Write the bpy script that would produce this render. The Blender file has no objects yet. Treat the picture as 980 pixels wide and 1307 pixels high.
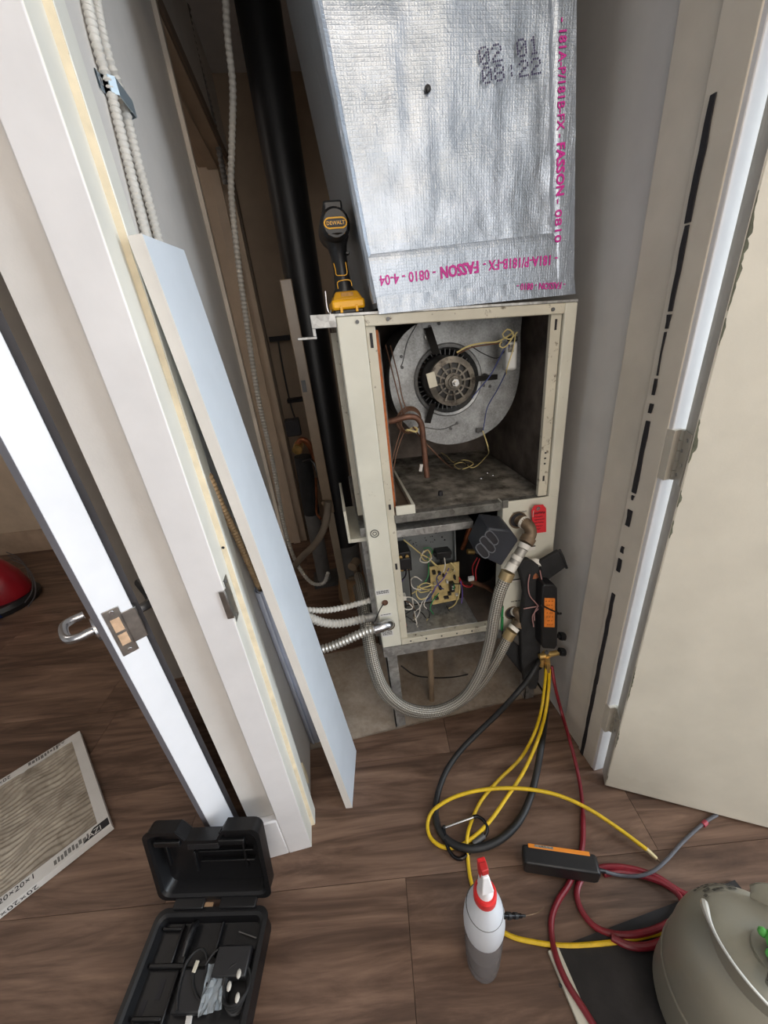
import bpy, bmesh, math, random
from math import sin, cos, pi, radians
from mathutils import Vector, Matrix, noise
random.seed(7)
SC = bpy.context.scene
COL = SC.collection

# ------------------------------------------------------------------ camera
IMG_W, IMG_H, F = 980.0, 1307.0, 491.0
PP = (490.0, 653.5); NADIR = (600.0, 1672.0); CAM_H = 1.30; YAW = radians(8.0)
_d = Vector((NADIR[0]-PP[0], NADIR[1]-PP[1], F)).normalized()
_up = -_d
_fw = (Vector((0, 0, 1)) - _up*_up.z).normalized()
_rt = _fw.cross(_up)
_X = _rt*cos(YAW) + _fw*sin(YAW)
_Y = -_rt*sin(YAW) + _fw*cos(YAW)
RM = Matrix((_X, _Y, _up))                 # camera (x right, y down, z ahead) -> room
CAMP = Vector((0, 0, CAM_H))
cam = bpy.data.cameras.new('camera'); camo = bpy.data.objects.new('camera', cam); COL.objects.link(camo)
cam.sensor_fit = 'HORIZONTAL'; cam.sensor_width = 36.0; cam.lens = F/IMG_W*36.0
cam.clip_start = 0.02; cam.clip_end = 50
m = Matrix((RM.col[0], -RM.col[1], -RM.col[2])).transposed().to_4x4(); m.translation = CAMP
camo.matrix_world = m
SC.camera = camo

def ray(px, py): return RM @ Vector(((px-PP[0])/F, (py-PP[1])/F, 1.0))
def at_y(px, py, Y): r = ray(px, py); return CAMP + r*(Y/r.y)
def at_x(px, py, X): r = ray(px, py); return CAMP + r*(X/r.x)
def at_z(px, py, Z=0.0): r = ray(px, py); return CAMP + r*((Z-CAM_H)/r.z)

# ------------------------------------------------------------------ light and exposure
SC.view_settings.view_transform = 'Standard'; SC.view_settings.look = 'None'
SC.view_settings.gamma = 1.0; SC.view_settings.use_curve_mapping = False
SC.view_settings.exposure = 0.42
w = bpy.data.worlds.new('world'); SC.world = w; w.use_nodes = True
w.node_tree.nodes['Background'].inputs[0].default_value = (0.75, 0.82, 0.95, 1)
w.node_tree.nodes['Background'].inputs[1].default_value = 0.6
def area(name, loc, target, sx, sy, power, col):
    l = bpy.data.lights.new(name, 'AREA'); l.shape = 'RECTANGLE'; l.size = sx; l.size_y = sy
    l.energy = power; l.color = col
    o = bpy.data.objects.new(name, l); COL.objects.link(o); o.location = loc
    o.rotation_euler = (Vector(target)-Vector(loc)).to_track_quat('-Z', 'Y').to_euler()
    return o
area('window_daylight', (2.74, -0.35, 1.30), (0.0, -0.35, 1.20), 1.9, 1.7, 104, (0.80, 0.90, 1.0))
area('rear_fill', (0.3, -2.44, 1.45), (0.25, 0.9, 1.0), 2.2, 1.6, 30, (1.0, 0.94, 0.88))  # added fill light behind the camera; the rear wall has no window
lp = bpy.data.lights.new('ceiling_bulb', 'POINT'); lp.energy = 9; lp.color = (1.0, 0.78, 0.52); lp.shadow_soft_size = 0.04
lo = bpy.data.objects.new('ceiling_bulb', lp); COL.objects.link(lo); lo.location = (0.45, -0.75, 2.30)
l2 = bpy.data.lights.new('side_room_fill', 'POINT'); l2.energy = 7; l2.color = (1.0, 0.90, 0.80); l2.shadow_soft_size = 0.15  # added fill to brighten the left room, not a known lamp
l2o = bpy.data.objects.new('side_room_fill', l2); COL.objects.link(l2o); l2o.location = (-1.9, 1.3, 2.25)

# ------------------------------------------------------------------ materials
def lin(c):
    return tuple(((v/255.0)/12.92 if v/255.0 <= 0.04045 else (((v/255.0)+0.055)/1.055)**2.4) for v in c) + (1.0,)
class N:
    def __init__(s, name):
        s.m = bpy.data.materials.new(name); s.m.use_nodes = True; s.t = s.m.node_tree
        s.b = s.t.nodes['Principled BSDF']; s.o = s.t.nodes['Material Output']
    def n(s, typ, **kw):
        x = s.t.nodes.new(typ)
        for k, v in kw.items(): setattr(x, k, v)
        return x
    def l(s, a, b): s.t.links.new(a, b)
    def coord(s, out='Object', scale=(1, 1, 1), rot=(0, 0, 0)):
        tc = s.n('ShaderNodeTexCoord'); mp = s.n('ShaderNodeMapping')
        mp.inputs['Scale'].default_value = scale; mp.inputs['Rotation'].default_value = rot
        s.l(tc.outputs[out], mp.inputs['Vector']); return mp.outputs[0]
    def noise(s, vec, scale, detail=4, rough=.55, dist=0):
        x = s.n('ShaderNodeTexNoise'); x.inputs['Scale'].default_value = scale; x.inputs['Detail'].default_value = detail
        x.inputs['Roughness'].default_value = rough; x.inputs['Distortion'].default_value = dist
        s.l(vec, x.inputs['Vector']); return x.outputs['Fac']
    def ramp(s, fac, stops):
        x = s.n('ShaderNodeValToRGB'); e = x.color_ramp.elements
        while len(e) < len(stops): e.new(0.5)
        for i, (p, c) in enumerate(stops): e[i].position = p; e[i].color = lin(c) if len(c) == 3 else c
        s.l(fac, x.inputs[0]); return x.outputs[0]
    def bump(s, h, strength=.3, dist=.002, prev=None):
        x = s.n('ShaderNodeBump'); x.inputs['Strength'].default_value = strength; x.inputs['Distance'].default_value = dist
        s.l(h, x.inputs['Height'])
        if prev is not None: s.l(prev, x.inputs['Normal'])
        return x.outputs[0]
    def math(s, op, a, b=None):
        x = s.n('ShaderNodeMath', operation=op)
        for i, v in enumerate((a, b)):
            if v is None: continue
            if isinstance(v, (int, float)): x.inputs[i].default_value = v
            else: s.l(v, x.inputs[i])
        return x.outputs[0]
    def mix(s, fac, a, b, typ='MIX'):
        x = s.n('ShaderNodeMix', data_type='RGBA', blend_type=typ)
        for sock, v in ((x.inputs[0], fac), (x.inputs[6], a), (x.inputs[7], b)):
            if isinstance(v, (int, float)): sock.default_value = v
            elif isinstance(v, tuple): sock.default_value = lin(v) if len(v) == 3 else v
            else: s.l(v, sock)
        return x.outputs[2]
    def base(s, c):
        if isinstance(c, tuple): s.b.inputs['Base Color'].default_value = lin(c)
        else: s.l(c, s.b.inputs['Base Color'])
    def set(s, rough=None, metal=None, spec=None, normal=None, trans=None, ior=None, alpha=None):
        for k, v in (('Roughness', rough), ('Metallic', metal), ('Specular IOR Level', spec), ('Normal', normal), ('Transmission Weight', trans), ('IOR', ior), ('Alpha', alpha)):
            if v is None: continue
            if isinstance(v, (int, float)): s.b.inputs[k].default_value = v
            else: s.l(v, s.b.inputs[k])
_mc = {}
def mat(name, col, rough=.5, metal=0., var=.10, scale=9, bump=0., bscale=60, spec=.5, dirt=None, dscale=14, dlo=.5, dhi=.72):
    if name in _mc: return _mc[name]
    k = N(name); v = k.coord()
    f = k.noise(v, scale)
    lo_ = tuple(max(0, c*(1-var)) for c in col); hi_ = tuple(min(255, c*(1+var*.6)) for c in col)
    c = k.ramp(f, [(.3, lo_), (.7, hi_)])
    if dirt:
        df = k.ramp(k.noise(v, dscale, 6, .65), [(dlo, (0, 0, 0)), (dhi, (255, 255, 255))])
        c = k.mix(df, c, dirt)
    k.base(c); k.set(rough=rough, metal=metal, spec=spec)
    if bump: k.set(normal=k.bump(k.noise(v, bscale, 3), bump, .002))
    _mc[name] = k.m; return k.m

WHITE = mat('white_paint', (224, 222, 222), .5, var=.03, bump=.03, bscale=150)
WALLM = mat('wall_paint', (212, 208, 203), .75, var=.03, bump=.08, bscale=220)
CREAM = mat('cream_door_paint', (212, 207, 193), .55, var=.03, bump=.08, bscale=260, dirt=(190, 184, 168), dscale=3, dlo=.6, dhi=.9)
CREAMJ = mat('cream_jamb_paint', (214, 205, 190), .5, var=.04, bump=.05, bscale=90)
BROWNW = mat('tan_wall_paint', (186, 166, 144), .75, var=.05, bump=.05, bscale=180)
GREYW = mat('grey_wall_paint', (178, 170, 160), .8, var=.04)
BAREW = None
CAB = mat('cabinet_enamel', (206, 203, 188), .42, var=.04, bump=.03, bscale=90, dirt=(120, 105, 82), dscale=30, dlo=.68, dhi=.8)
CABD = mat('worn_cabinet_edge', (196, 190, 172), .5, var=.06, dirt=(88, 72, 54), dscale=55, dlo=.60, dhi=.70)
LINER = mat('dark_liner', (98, 88, 80), .9, var=.3, scale=14, bump=.4, bscale=60)
DARK = mat('black_plastic', (26, 26, 28), .42, var=.2, bump=.05, bscale=200)
DARKR = mat('black_rubber', (30, 30, 31), .55, var=.25, bump=.1, bscale=120)
CASEB = mat('black_case_plastic', (15, 15, 17), .42, var=.2, bump=.12, bscale=420)
YEL = mat('yellow_plastic', (244, 178, 20), .4, var=.05)
BRASS = mat('brass', (222, 186, 118), .35, .8, var=.2, scale=30)
TARN = mat('tarnished_bronze', (122, 104, 84), .55, .5, var=.25, scale=30, bump=.15, bscale=90)
COPPER = mat('aged_copper', (150, 92, 62), .45, .75, var=.3, scale=25)
CHROME = mat('satin_chrome', (190, 192, 196), .25, 1., var=.04)
STEEL = mat('brushed_steel', (176, 174, 170), .35, 1., var=.12, scale=40)
def galv(name, a, b, rough=.5, metal=.75, vs=90, vf=.25):
    k = N(name); v = k.coord()
    vo = k.n('ShaderNodeTexVoronoi'); vo.inputs['Scale'].default_value = vs; k.l(v, vo.inputs['Vector'])
    f = k.math('ADD', k.math('MULTIPLY', vo.outputs['Color'], vf), k.math('MULTIPLY', k.noise(v, 12, 6, .7), .8))
    k.base(k.ramp(f, [(.25, a), (.75, b)])); k.set(rough=rough, metal=metal)
    return k.m
GALV = galv('galvanized_sheet', (120, 118, 114), (206, 206, 203))
GALVD = galv('dirty_galvanized_sheet', (66, 62, 55), (142, 140, 134), .7, .5)
BLOWM = galv('blower_zinc', (104, 104, 102), (190, 192, 192), .48, .6, 260, .14)
def wood_floor():
    k = N('dark_laminate'); tc = k.n('ShaderNodeTexCoord'); oi = k.n('ShaderNodeObjectInfo')
    cm = k.n('ShaderNodeCombineXYZ')
    k.l(k.math('MULTIPLY', oi.outputs['Random'], 37.), cm.inputs[0]); k.l(k.math('MULTIPLY', oi.outputs['Random'], 91.), cm.inputs[1])
    rt = k.n('ShaderNodeMapping'); rt.inputs['Rotation'].default_value = (0, 0, radians(8)); k.l(tc.outputs['Object'], rt.inputs['Vector'])
    ad = k.n('ShaderNodeVectorMath', operation='ADD'); k.l(rt.outputs[0], ad.inputs[0]); k.l(cm.outputs[0], ad.inputs[1])
    mp = k.n('ShaderNodeMapping'); mp.inputs['Scale'].default_value = (1.2, 9, 1); k.l(ad.outputs[0], mp.inputs['Vector'])
    mp2 = k.n('ShaderNodeMapping'); mp2.inputs['Scale'].default_value = (5, 90, 1); k.l(ad.outputs[0], mp2.inputs['Vector'])
    a = k.noise(mp.outputs[0], 1.3, 6, .62, 1.9); b = k.noise(mp2.outputs[0], 1., 4, .6, .4)
    f = k.math('ADD', k.math('MULTIPLY', a, .78), k.math('MULTIPLY', b, .22))
    f = k.math('ADD', f, k.math('MULTIPLY', k.math('SUBTRACT', oi.outputs['Random'], .5), .07))
    k.base(k.ramp(f, [(.26, (52, 38, 31)), (.44, (90, 69, 56)), (.58, (120, 95, 79)), (.76, (150, 123, 104))]))
    k.set(rough=k.math('ADD', k.math('MULTIPLY', b, .2), .36), spec=.4, normal=k.bump(b, .12, .001)); return k.m
FLOORM = wood_floor()
def concrete():
    k = N('bare_concrete'); v = k.coord()
    a = k.noise(v, 5, 8, .65); b = k.noise(v, 60, 5, .7)
    f = k.math('ADD', k.math('MULTIPLY', a, .75), k.math('MULTIPLY', b, .3))
    k.base(k.ramp(f, [(.3, (122, 106, 90)), (.5, (166, 151, 134)), (.72, (196, 184, 170))]))
    k.set(rough=.92, normal=k.bump(b, .5, .003)); return k.m
CONC = concrete()
def foil():
    k = N('foil_facing'); v = k.coord()
    gx = k.n('ShaderNodeTexWave', wave_type='BANDS', bands_direction='X'); gx.inputs['Scale'].default_value = 58; k.l(v, gx.inputs['Vector'])
    gz = k.n('ShaderNodeTexWave', wave_type='BANDS', bands_direction='Z'); gz.inputs['Scale'].default_value = 58; k.l(v, gz.inputs['Vector'])
    for g in (gx, gz): g.inputs['Distortion'].default_value = .6
    g = k.math('MAXIMUM', k.math('POWER', gx.outputs['Fac'], 6), k.math('POWER', gz.outputs['Fac'], 6))
    big = k.noise(v, 9, 5, .6, .8); fine = k.noise(v, 70, 4, .6, .5)
    st = k.noise(k.coord('Object', (40, 40, 5)), 1., 5, .6, 1.2); nm = k.bump(g, .16, .001); nm = k.bump(big, .12, .01, nm); nm = k.bump(fine, .30, .003, nm); nm = k.bump(st, .22, .004, nm)
    k.base(k.ramp(big, [(.3, (150, 159, 170)), (.7, (176, 184, 195))]))
    k.set(rough=.36, metal=.72, normal=nm); return k.m
FOIL = foil()
def foilside():
    k = N('dull_foil_side'); v = k.coord()
    nm = k.bump(k.noise(v, 14, 5, .6, .8), .4, .008)
    k.base((150, 155, 160)); k.set(rough=.42, metal=.35, normal=nm); return k.m
def hosebraid():
    k = N('braided_hose'); tc = k.n('ShaderNodeTexCoord'); sp = k.n('ShaderNodeSeparateXYZ'); k.l(tc.outputs['UV'], sp.inputs[0])
    u, v = sp.outputs[0], sp.outputs[1]
    a = k.math('SINE', k.math('ADD', k.math('MULTIPLY', u, 2*pi*7), k.math('MULTIPLY', v, 520.)))
    b = k.math('SINE', k.math('SUBTRACT', k.math('MULTIPLY', u, 2*pi*7), k.math('MULTIPLY', v, 520.)))
    h = k.math('MULTIPLY', a, b)
    k.base(k.ramp(k.math('ADD', k.math('MULTIPLY', h, .5), .5), [(.25, (104, 99, 90)), (.6, (168, 163, 152)), (.9, (206, 202, 192))]))
    k.set(rough=.42, metal=.45, normal=k.bump(h, .6, .002)); return k.m
BRAID = hosebraid()
def foam():
    return mat('black_foam_insulation', (34, 34, 35), .85, var=.3, scale=20, bump=.3, bscale=160)
FOAM = foam()
PINK = mat('pink_print', (206, 40, 150), .5, var=.05)
INK = mat('black_ink', (28, 27, 30), .6, var=.05)
BLUEINK = mat('dark_violet_ink', (52, 44, 84), .6, var=.05)
YHOSE = mat('yellow_hose', (222, 184, 30), .45, var=.08, scale=40, dirt=(150, 120, 20), dscale=60, dlo=.62, dhi=.8)
RHOSE = mat('red_hose', (122, 26, 38), .4, var=.12, scale=30)
FLEXW = mat('white_flex_conduit', (206, 203, 196), .5, var=.06, scale=30, dirt=(150, 140, 120), dscale=25, dlo=.6, dhi=.8)
FLEXM = mat('metal_flex_conduit', (188, 184, 176), .35, .7, var=.12, scale=30)
FLEXT = mat('tan_flex_conduit', (190, 160, 122), .5, .2, var=.1, scale=30)
BLACKPIPE = mat('black_pipe', (24, 24, 26), .42, var=.3, scale=8, bump=.1, bscale=40)
GREYPIPE = mat('grey_pipe_lagging', (112, 110, 108), .7, var=.15)
TANPVC = mat('tan_pvc', (146, 126, 104), .3, var=.1)
TRIMD = mat('tan_casing_paint', (196, 176, 154), .6, var=.05)
BOARD = mat('white_melamine_board', (214, 222, 230), .45, var=.02)
BOARDE = mat('board_edge_paint', (226, 222, 216), .55, var=.03)
CARD = mat('white_cardboard', (206, 203, 198), .75, var=.04)
TANKM = mat('tank_grey_paint', (146, 143, 130), .38, var=.04, scale=6, bump=.05, bscale=120)
TANKR = mat('bare_tank_rim', (206, 206, 202), .3, .4, var=.05)
GREEN = mat('green_plastic', (88, 176, 82), .4, var=.08)
REDP = mat('red_plastic', (206, 36, 36), .4, var=.05)
REDT = mat('red_tag_card', (206, 38, 48), .6, var=.05)
ORANGE = mat('orange_label', (220, 124, 44), .5, var=.12, scale=30)
BOTW = None
WIREY = mat('cream_wire', (206, 188, 128), .5); WIREB = mat('blue_wire', (52, 62, 112), .5); WIRER = mat('red_wire', (176, 40, 44), .5)
WIREK = mat('black_wire', (26, 25, 26), .5); WIREG = mat('green_wire', (44, 130, 74), .5); WIREW = mat('white_wire', (206, 202, 192), .5)
WIREP = mat('purple_wire', (98, 78, 150), .5); WIREPK = mat('pink_wire', (176, 132, 128), .5); WIREBR = mat('brown_tube', (110, 80, 62), .45, .4)
CBOARD = mat('tan_circuit_board', (186, 164, 110), .55, var=.12, scale=60)
def filtermedia():
    k = N('filter_media'); v = k.coord()
    a = k.noise(v, 22, 5, .6, .6)
    k.base(k.ramp(a, [(.3, (128, 118, 104)), (.7, (178, 168, 152))])); k.set(rough=.9, normal=k.bump(a, .3, .004)); return k.m
FILT = filtermedia()
BAREW = mat('unpainted_wood_strip', (226, 212, 184), .7, var=.06, scale=30, bump=.2, bscale=90)
BLK = mat('black_strip', (34, 32, 36), .7, var=.1)
def translucent(name, col, t, rough=.35, ior=1.2):
    k = N(name); k.base(col); k.set(rough=rough, trans=t, ior=ior); return k.m
BOTW = translucent('frosted_bottle', (222, 226, 232), .25, .4)
BOTC = translucent('clear_bottle', (196, 194, 196), .80, .25, 1.02)
LIQ = translucent('bottle_liquid', (140, 132, 128), .3, .3, 1.03)
BAGM = translucent('clear_plastic_bag', (206, 216, 222), .6, .15, 1.2)
TAPEM = mat('dull_foil_side_mat', (120, 124, 128), .42, .75, var=.1, bump=.3, bscale=20)
LATCHB = mat('bare_wood_in_latch', (206, 172, 140), .6, var=.12, scale=40)
SLATE = mat('shaded_chamfer_slate', (118, 118, 126), .5, var=.05)
REDV = mat('red_tool_plastic', (150, 22, 34), .35, var=.1)
BLUEP = mat('blue_plastic', (40, 62, 130), .4, var=.1)
GREYD = mat('dark_grey_metal', (92, 92, 92), .5, .5, var=.15)
MOTOR = mat('dirty_motor_casting', (118, 112, 102), .55, .5, var=.3, scale=30, dirt=(50, 42, 34), dscale=35, dlo=.5, dhi=.65)
RUSTC = mat('rust_orange_coil', (186, 104, 52), .7, .1, var=.25, scale=40, dirt=(96, 60, 40), dscale=40)
TRAYIN = mat('brown_pan_inside', (104, 88, 74), .8, var=.2)
SLUDGE = mat('dirty_compartment_floor', (140, 134, 124), .85, .05, var=.4, scale=10, dirt=(62, 56, 46), dscale=18, dlo=.42, dhi=.66, bump=.5, bscale=50)
MATB = mat('black_insulation_sheet', (40, 38, 38), .9, var=.3, scale=12, bump=.3, bscale=80)

# ------------------------------------------------------------------ geometry helpers
class MB:
    def __init__(s, M=None): s.v = []; s.f = []; s.uv = {}; s.M = M
    def add(s, vs, fs, uvs=None):
        b = len(s.v)
        for q in vs:
            q = Vector(q); s.v.append(s.M @ q if s.M is not None else q)
        for i, fc in enumerate(fs):
            if uvs: s.uv[len(s.f)] = uvs[i]
            s.f.append([b+j for j in fc])
        return s
    def box(s, lo, hi, R=None):
        (x0, y0, z0), (x1, y1, z1) = lo, hi
        vs = [Vector(p) for p in ((x0,y0,z0),(x1,y0,z0),(x1,y1,z0),(x0,y1,z0),(x0,y0,z1),(x1,y0,z1),(x1,y1,z1),(x0,y1,z1))]
        if R is not None:
            c = (Vector(lo)+Vector(hi))/2; vs = [c + R @ (v-c) for v in vs]
        return s.add(vs, [(0,3,2,1),(4,5,6,7),(0,1,5,4),(1,2,6,5),(2,3,7,6),(3,0,4,7)])
    def hexa(s, p): # 8 corners bottom ring 4, top ring 4
        return s.add(p, [(0,3,2,1),(4,5,6,7),(0,1,5,4),(1,2,6,5),(2,3,7,6),(3,0,4,7)])
    def prism(s, base, off):
        n = len(base); base = [Vector(p) for p in base]; off = Vector(off)
        return s.add(base+[p+off for p in base], [tuple(range(n))[::-1], tuple(range(n, 2*n))]+[(i, (i+1) % n, n+(i+1) % n, n+i) for i in range(n)])
    def cyl(s, p0, p1, r, seg=14, r2=None, caps=True):
        p0, p1 = Vector(p0), Vector(p1); r2 = r if r2 is None else r2
        z = (p1-p0).normalized(); a = z.orthogonal().normalized(); b = z.cross(a)
        vs = []
        for p, q in ((p0, r), (p1, r2)):
            for i in range(seg): t = 2*pi*i/seg; vs.append(p + a*cos(t)*q + b*sin(t)*q)
        fs = [(i, (i+1) % seg, seg+(i+1) % seg, seg+i) for i in range(seg)]
        if caps: fs += [tuple(range(seg))[::-1], tuple(range(seg, 2*seg))]
        return s.add(vs, fs)
    def lathe(s, prof, c, axis=(0, 0, 1), seg=28, a0=0., a1=2*pi, caps=True):
        c = Vector(c); z = Vector(axis).normalized()
        a = z.orthogonal().normalized() if abs(z.z) < .999 else Vector((1, 0, 0)); b = z.cross(a)
        full = abs(a1-a0-2*pi) < 1e-6; n = seg if full else seg+1
        vs = []
        for r, h in prof:
            for i in range(n): t = a0+(a1-a0)*i/seg; vs.append(c+z*h+a*cos(t)*r+b*sin(t)*r)
        fs = []
        for k in range(len(prof)-1):
            for i in range(seg):
                j = (i+1) % n; fs.append((k*n+i, k*n+j, (k+1)*n+j, (k+1)*n+i))
        if caps and full: fs += [tuple(range(n))[::-1], tuple(range((len(prof)-1)*n, len(prof)*n))]
        return s.add(vs, fs)
    def ell(s, c, rx, ry, rz, seg=14, rings=8, R=None):
        c = Vector(c); vs = []; fs = []
        for k in range(rings+1):
            p = pi*k/rings
            for i in range(seg):
                t = 2*pi*i/seg; q = Vector((rx*sin(p)*cos(t), ry*sin(p)*sin(t), rz*cos(p)))
                vs.append(c + (R @ q if R is not None else q))
        for k in range(rings):
            for i in range(seg): j = (i+1) % seg; fs.append((k*seg+i, (k+1)*seg+i, (k+1)*seg+j, k*seg+j))
        return s.add(vs, fs)
    def tube(s, pts, r, seg=10, step=.01, rib=None, closed=False, caps=True):
        P = resample(pts, step, closed); n = len(P)
        T = [((P[(i+1) % n] if closed or i < n-1 else P[i]) - (P[i-1] if closed or i > 0 else P[i])).normalized() for i in range(n)]
        a = T[0].orthogonal().normalized(); vs = []; L = 0; Ls = []
        for i in range(n):
            if i: L += (P[i]-P[i-1]).length
            Ls.append(L)
            a = (a - T[i]*a.dot(T[i])).normalized(); b = T[i].cross(a)
            q = r(i/(n-1)) if callable(r) else r
            if rib: q *= 1 + rib[1]*(1 if i % 2 else -1)
            for k in range(seg): t = 2*pi*k/seg; vs.append(P[i]+a*cos(t)*q+b*sin(t)*q)
        fs = []; uvs = []
        for i in range(n if closed else n-1):
            i2 = (i+1) % n; l2 = Ls[i2] if i2 else L+(P[0]-P[-1]).length
            for k in range(seg):
                k2 = (k+1) % seg; fs.append((i*seg+k, i*seg+k2, i2*seg+k2, i2*seg+k))
                uvs.append(((k/seg, Ls[i]), ((k+1)/seg, Ls[i]), ((k+1)/seg, l2), (k/seg, l2)))
        if caps and not closed:
            fs += [tuple(range(seg))[::-1], tuple(range((n-1)*seg, n*seg))]
            uvs += [tuple((0, 0) for _ in range(seg))]*2
        return s.add(vs, fs, uvs)
    def build(s, name, material, parent=None, bevel=0, bseg=2, ang=35, stuff=False, subsurf=0, flat=False):
        me = bpy.data.meshes.new(name)
        if parent is not None: off = ORIG.get(parent.name, Vector())
        else:
            xs = [v.x for v in s.v]; ys = [v.y for v in s.v]; zs = [v.z for v in s.v]
            off = Vector(((min(xs)+max(xs))/2, (min(ys)+max(ys))/2, min(zs)))
        me.from_pydata([v-off for v in s.v], [], s.f)
        if s.uv:
            ul = me.uv_layers.new(name='uv')
            for p in me.polygons:
                u = s.uv.get(p.index)
                if u:
                    for li, q in zip(p.loop_indices, u): ul.data[li].uv = q
        bm = bmesh.new(); bm.from_mesh(me); bmesh.ops.recalc_face_normals(bm, faces=bm.faces); bm.to_mesh(me); bm.free()
        me.polygons.foreach_set('use_smooth', [not flat]*len(me.polygons))
        if not flat: me.set_sharp_from_angle(angle=radians(ang))
        me.materials.append(material)
        o = bpy.data.objects.new(name, me); COL.objects.link(o)
        if parent is not None: o.parent = parent; ORIG[o.name] = off
        else: o.location = off; ORIG[o.name] = off
        if bevel:
            md = o.modifiers.new('bevel', 'BEVEL'); md.width = bevel; md.segments = bseg; md.limit_method = 'ANGLE'; md.angle_limit = radians(40)
        if subsurf:
            md = o.modifiers.new('sub', 'SUBSURF'); md.levels = subsurf; md.render_levels = subsurf
        if stuff: o['kind'] = 'stuff'
        return o
ORIG = {}
def resample(pts, step, closed=False):
    p = [Vector(q) for q in pts]; n = len(p)
    if n == 2 and not closed:
        k = max(1, int((p[1]-p[0]).length/step)); return [p[0].lerp(p[1], i/k) for i in range(k+1)]
    g = (lambda i: p[i % n]) if closed else (lambda i: p[0]*2-p[1] if i < 0 else (p[-1]*2-p[-2] if i >= n else p[i]))
    dense = []
    for i in range(n if closed else n-1):
        a, b, c, d = g(i-1), g(i), g(i+1), g(i+2)
        t0 = 0; t1 = t0+max((b-a).length, 1e-6)**.5; t2 = t1+max((c-b).length, 1e-6)**.5; t3 = t2+max((d-c).length, 1e-6)**.5
        for k in range(16):
            t = t1+(t2-t1)*k/16
            A1 = a*((t1-t)/(t1-t0))+b*((t-t0)/(t1-t0)); A2 = b*((t2-t)/(t2-t1))+c*((t-t1)/(t2-t1)); A3 = c*((t3-t)/(t3-t2))+d*((t-t2)/(t3-t2))
            B1 = A1*((t2-t)/(t2-t0))+A2*((t-t0)/(t2-t0)); B2 = A2*((t3-t)/(t3-t1))+A3*((t-t1)/(t3-t1))
            dense.append(B1*((t2-t)/(t2-t1))+B2*((t-t1)/(t2-t1)))
    dense.append(p[0] if closed else p[-1])
    out = [dense[0]]; acc = 0.
    L = sum((dense[i+1]-dense[i]).length for i in range(len(dense)-1)); k = max(2, int(round(L/step))); st = L/k; nxt = st
    for i in range(len(dense)-1):
        seg = (dense[i+1]-dense[i]).length
        while seg > 0 and acc+seg >= nxt-1e-9 and len(out) < k:
            out.append(dense[i].lerp(dense[i+1], (nxt-acc)/seg)); nxt += st
        acc += seg
    if not closed: out.append(dense[-1])
    return out
def tag(o, label=None, cat=None, group=None, kind=None):
    if label: o['label'] = label
    if cat: o['category'] = cat
    if group: o['group'] = group
    if kind: o['kind'] = kind
    return o
def thing(name, label, cat, loc, group=None):
    o = bpy.data.objects.new(name, None); COL.objects.link(o); o.location = loc; ORIG[o.name] = Vector(loc)
    o.empty_display_size = .05
    return tag(o, label, cat, group)
def struct(o): o['kind'] = 'structure'; return o
def BX(lo, hi, R=None, M=None): return MB(M).box(lo, hi, R)
def frame(o, x, y):  # 4x4 with given origin and reading axes
    x = Vector(x).normalized(); z = x.cross(Vector(y)).normalized(); y = z.cross(x)
    m = Matrix((x, y, z)).transposed().to_4x4(); m.translation = Vector(o); return m
def text(name, s, size, fr, material, parent, ext=.0003, align='LEFT', squash=1.0, bold=0.):
    cu = bpy.data.curves.new('t', 'FONT'); cu.body = s; cu.size = size; cu.extrude = ext; cu.align_x = align; cu.resolution_u = 2
    ob = bpy.data.objects.new('t', cu); me = bpy.data.meshes.new_from_object(ob)
    bpy.data.objects.remove(ob); bpy.data.curves.remove(cu)
    off = ORIG.get(parent.name, Vector())
    for v in me.vertices: v.co.x *= squash
    if bold:                                 # heavier strokes: the outline repeated a little to each side
        vs = [v.co.copy() for v in me.vertices]; fs = [list(p.vertices) for p in me.polygons]; nv = len(vs); V = []; Fc = []
        for i, (dx, dy) in enumerate(((-1, -.6), (1, .6), (-1, .6), (1, -.6))):
            V += [Vector((c.x+dx*bold*size, c.y+dy*bold*size, c.z+i*.00002)) for c in vs]; Fc += [[j+i*nv for j in f] for f in fs]
        bpy.data.meshes.remove(me); me = bpy.data.meshes.new('t'); me.from_pydata(V, [], Fc)
    me.transform(Matrix.Translation(-off) @ fr); me.name = name
    me.materials.clear(); me.materials.append(material)
    o = bpy.data.objects.new(name, me); COL.objects.link(o); o.parent = parent; ORIG[o.name] = off
    return o
def P(*rows):   # path from photograph points, each with its own depth plane
    out = []
    for px, py, ax, val in rows:
        out.append(at_y(px, py, val) if ax == 'y' else at_z(px, py, val) if ax == 'z' else at_x(px, py, val))
    return out
# ================================================================== SETTING
# floor: a base under everything, laminate planks on it, a bare concrete pad under the furnace
YC, YP = 0.905, 1.34          # the concrete starts at the plank edge and ends behind the furnace
floor = BX((-3.35, -2.5, -.06), (2.72, 3.3, -.013)).build('floor', mat('underlay', (60, 48, 40), .9)); struct(floor)
def clip(poly, axis, val, keep_less):
    out = []
    for i in range(len(poly)):
        a, b = poly[i], poly[(i+1) % len(poly)]
        ia = (a[axis] <= val) == keep_less; ib = (b[axis] <= val) == keep_less
        if ia: out.append(a)
        if ia != ib:
            t = (val-a[axis])/(b[axis]-a[axis]); out.append((a[0]+t*(b[0]-a[0]), a[1]+t*(b[1]-a[1])))
    return out
def area2(p): return abs(sum(p[i][0]*p[(i+1) % len(p)][1]-p[(i+1) % len(p)][0]*p[i][1] for i in range(len(p))))/2
ca, sa = cos(radians(-8)), sin(radians(-8))
pw, plen = .3105, 1.30
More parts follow.
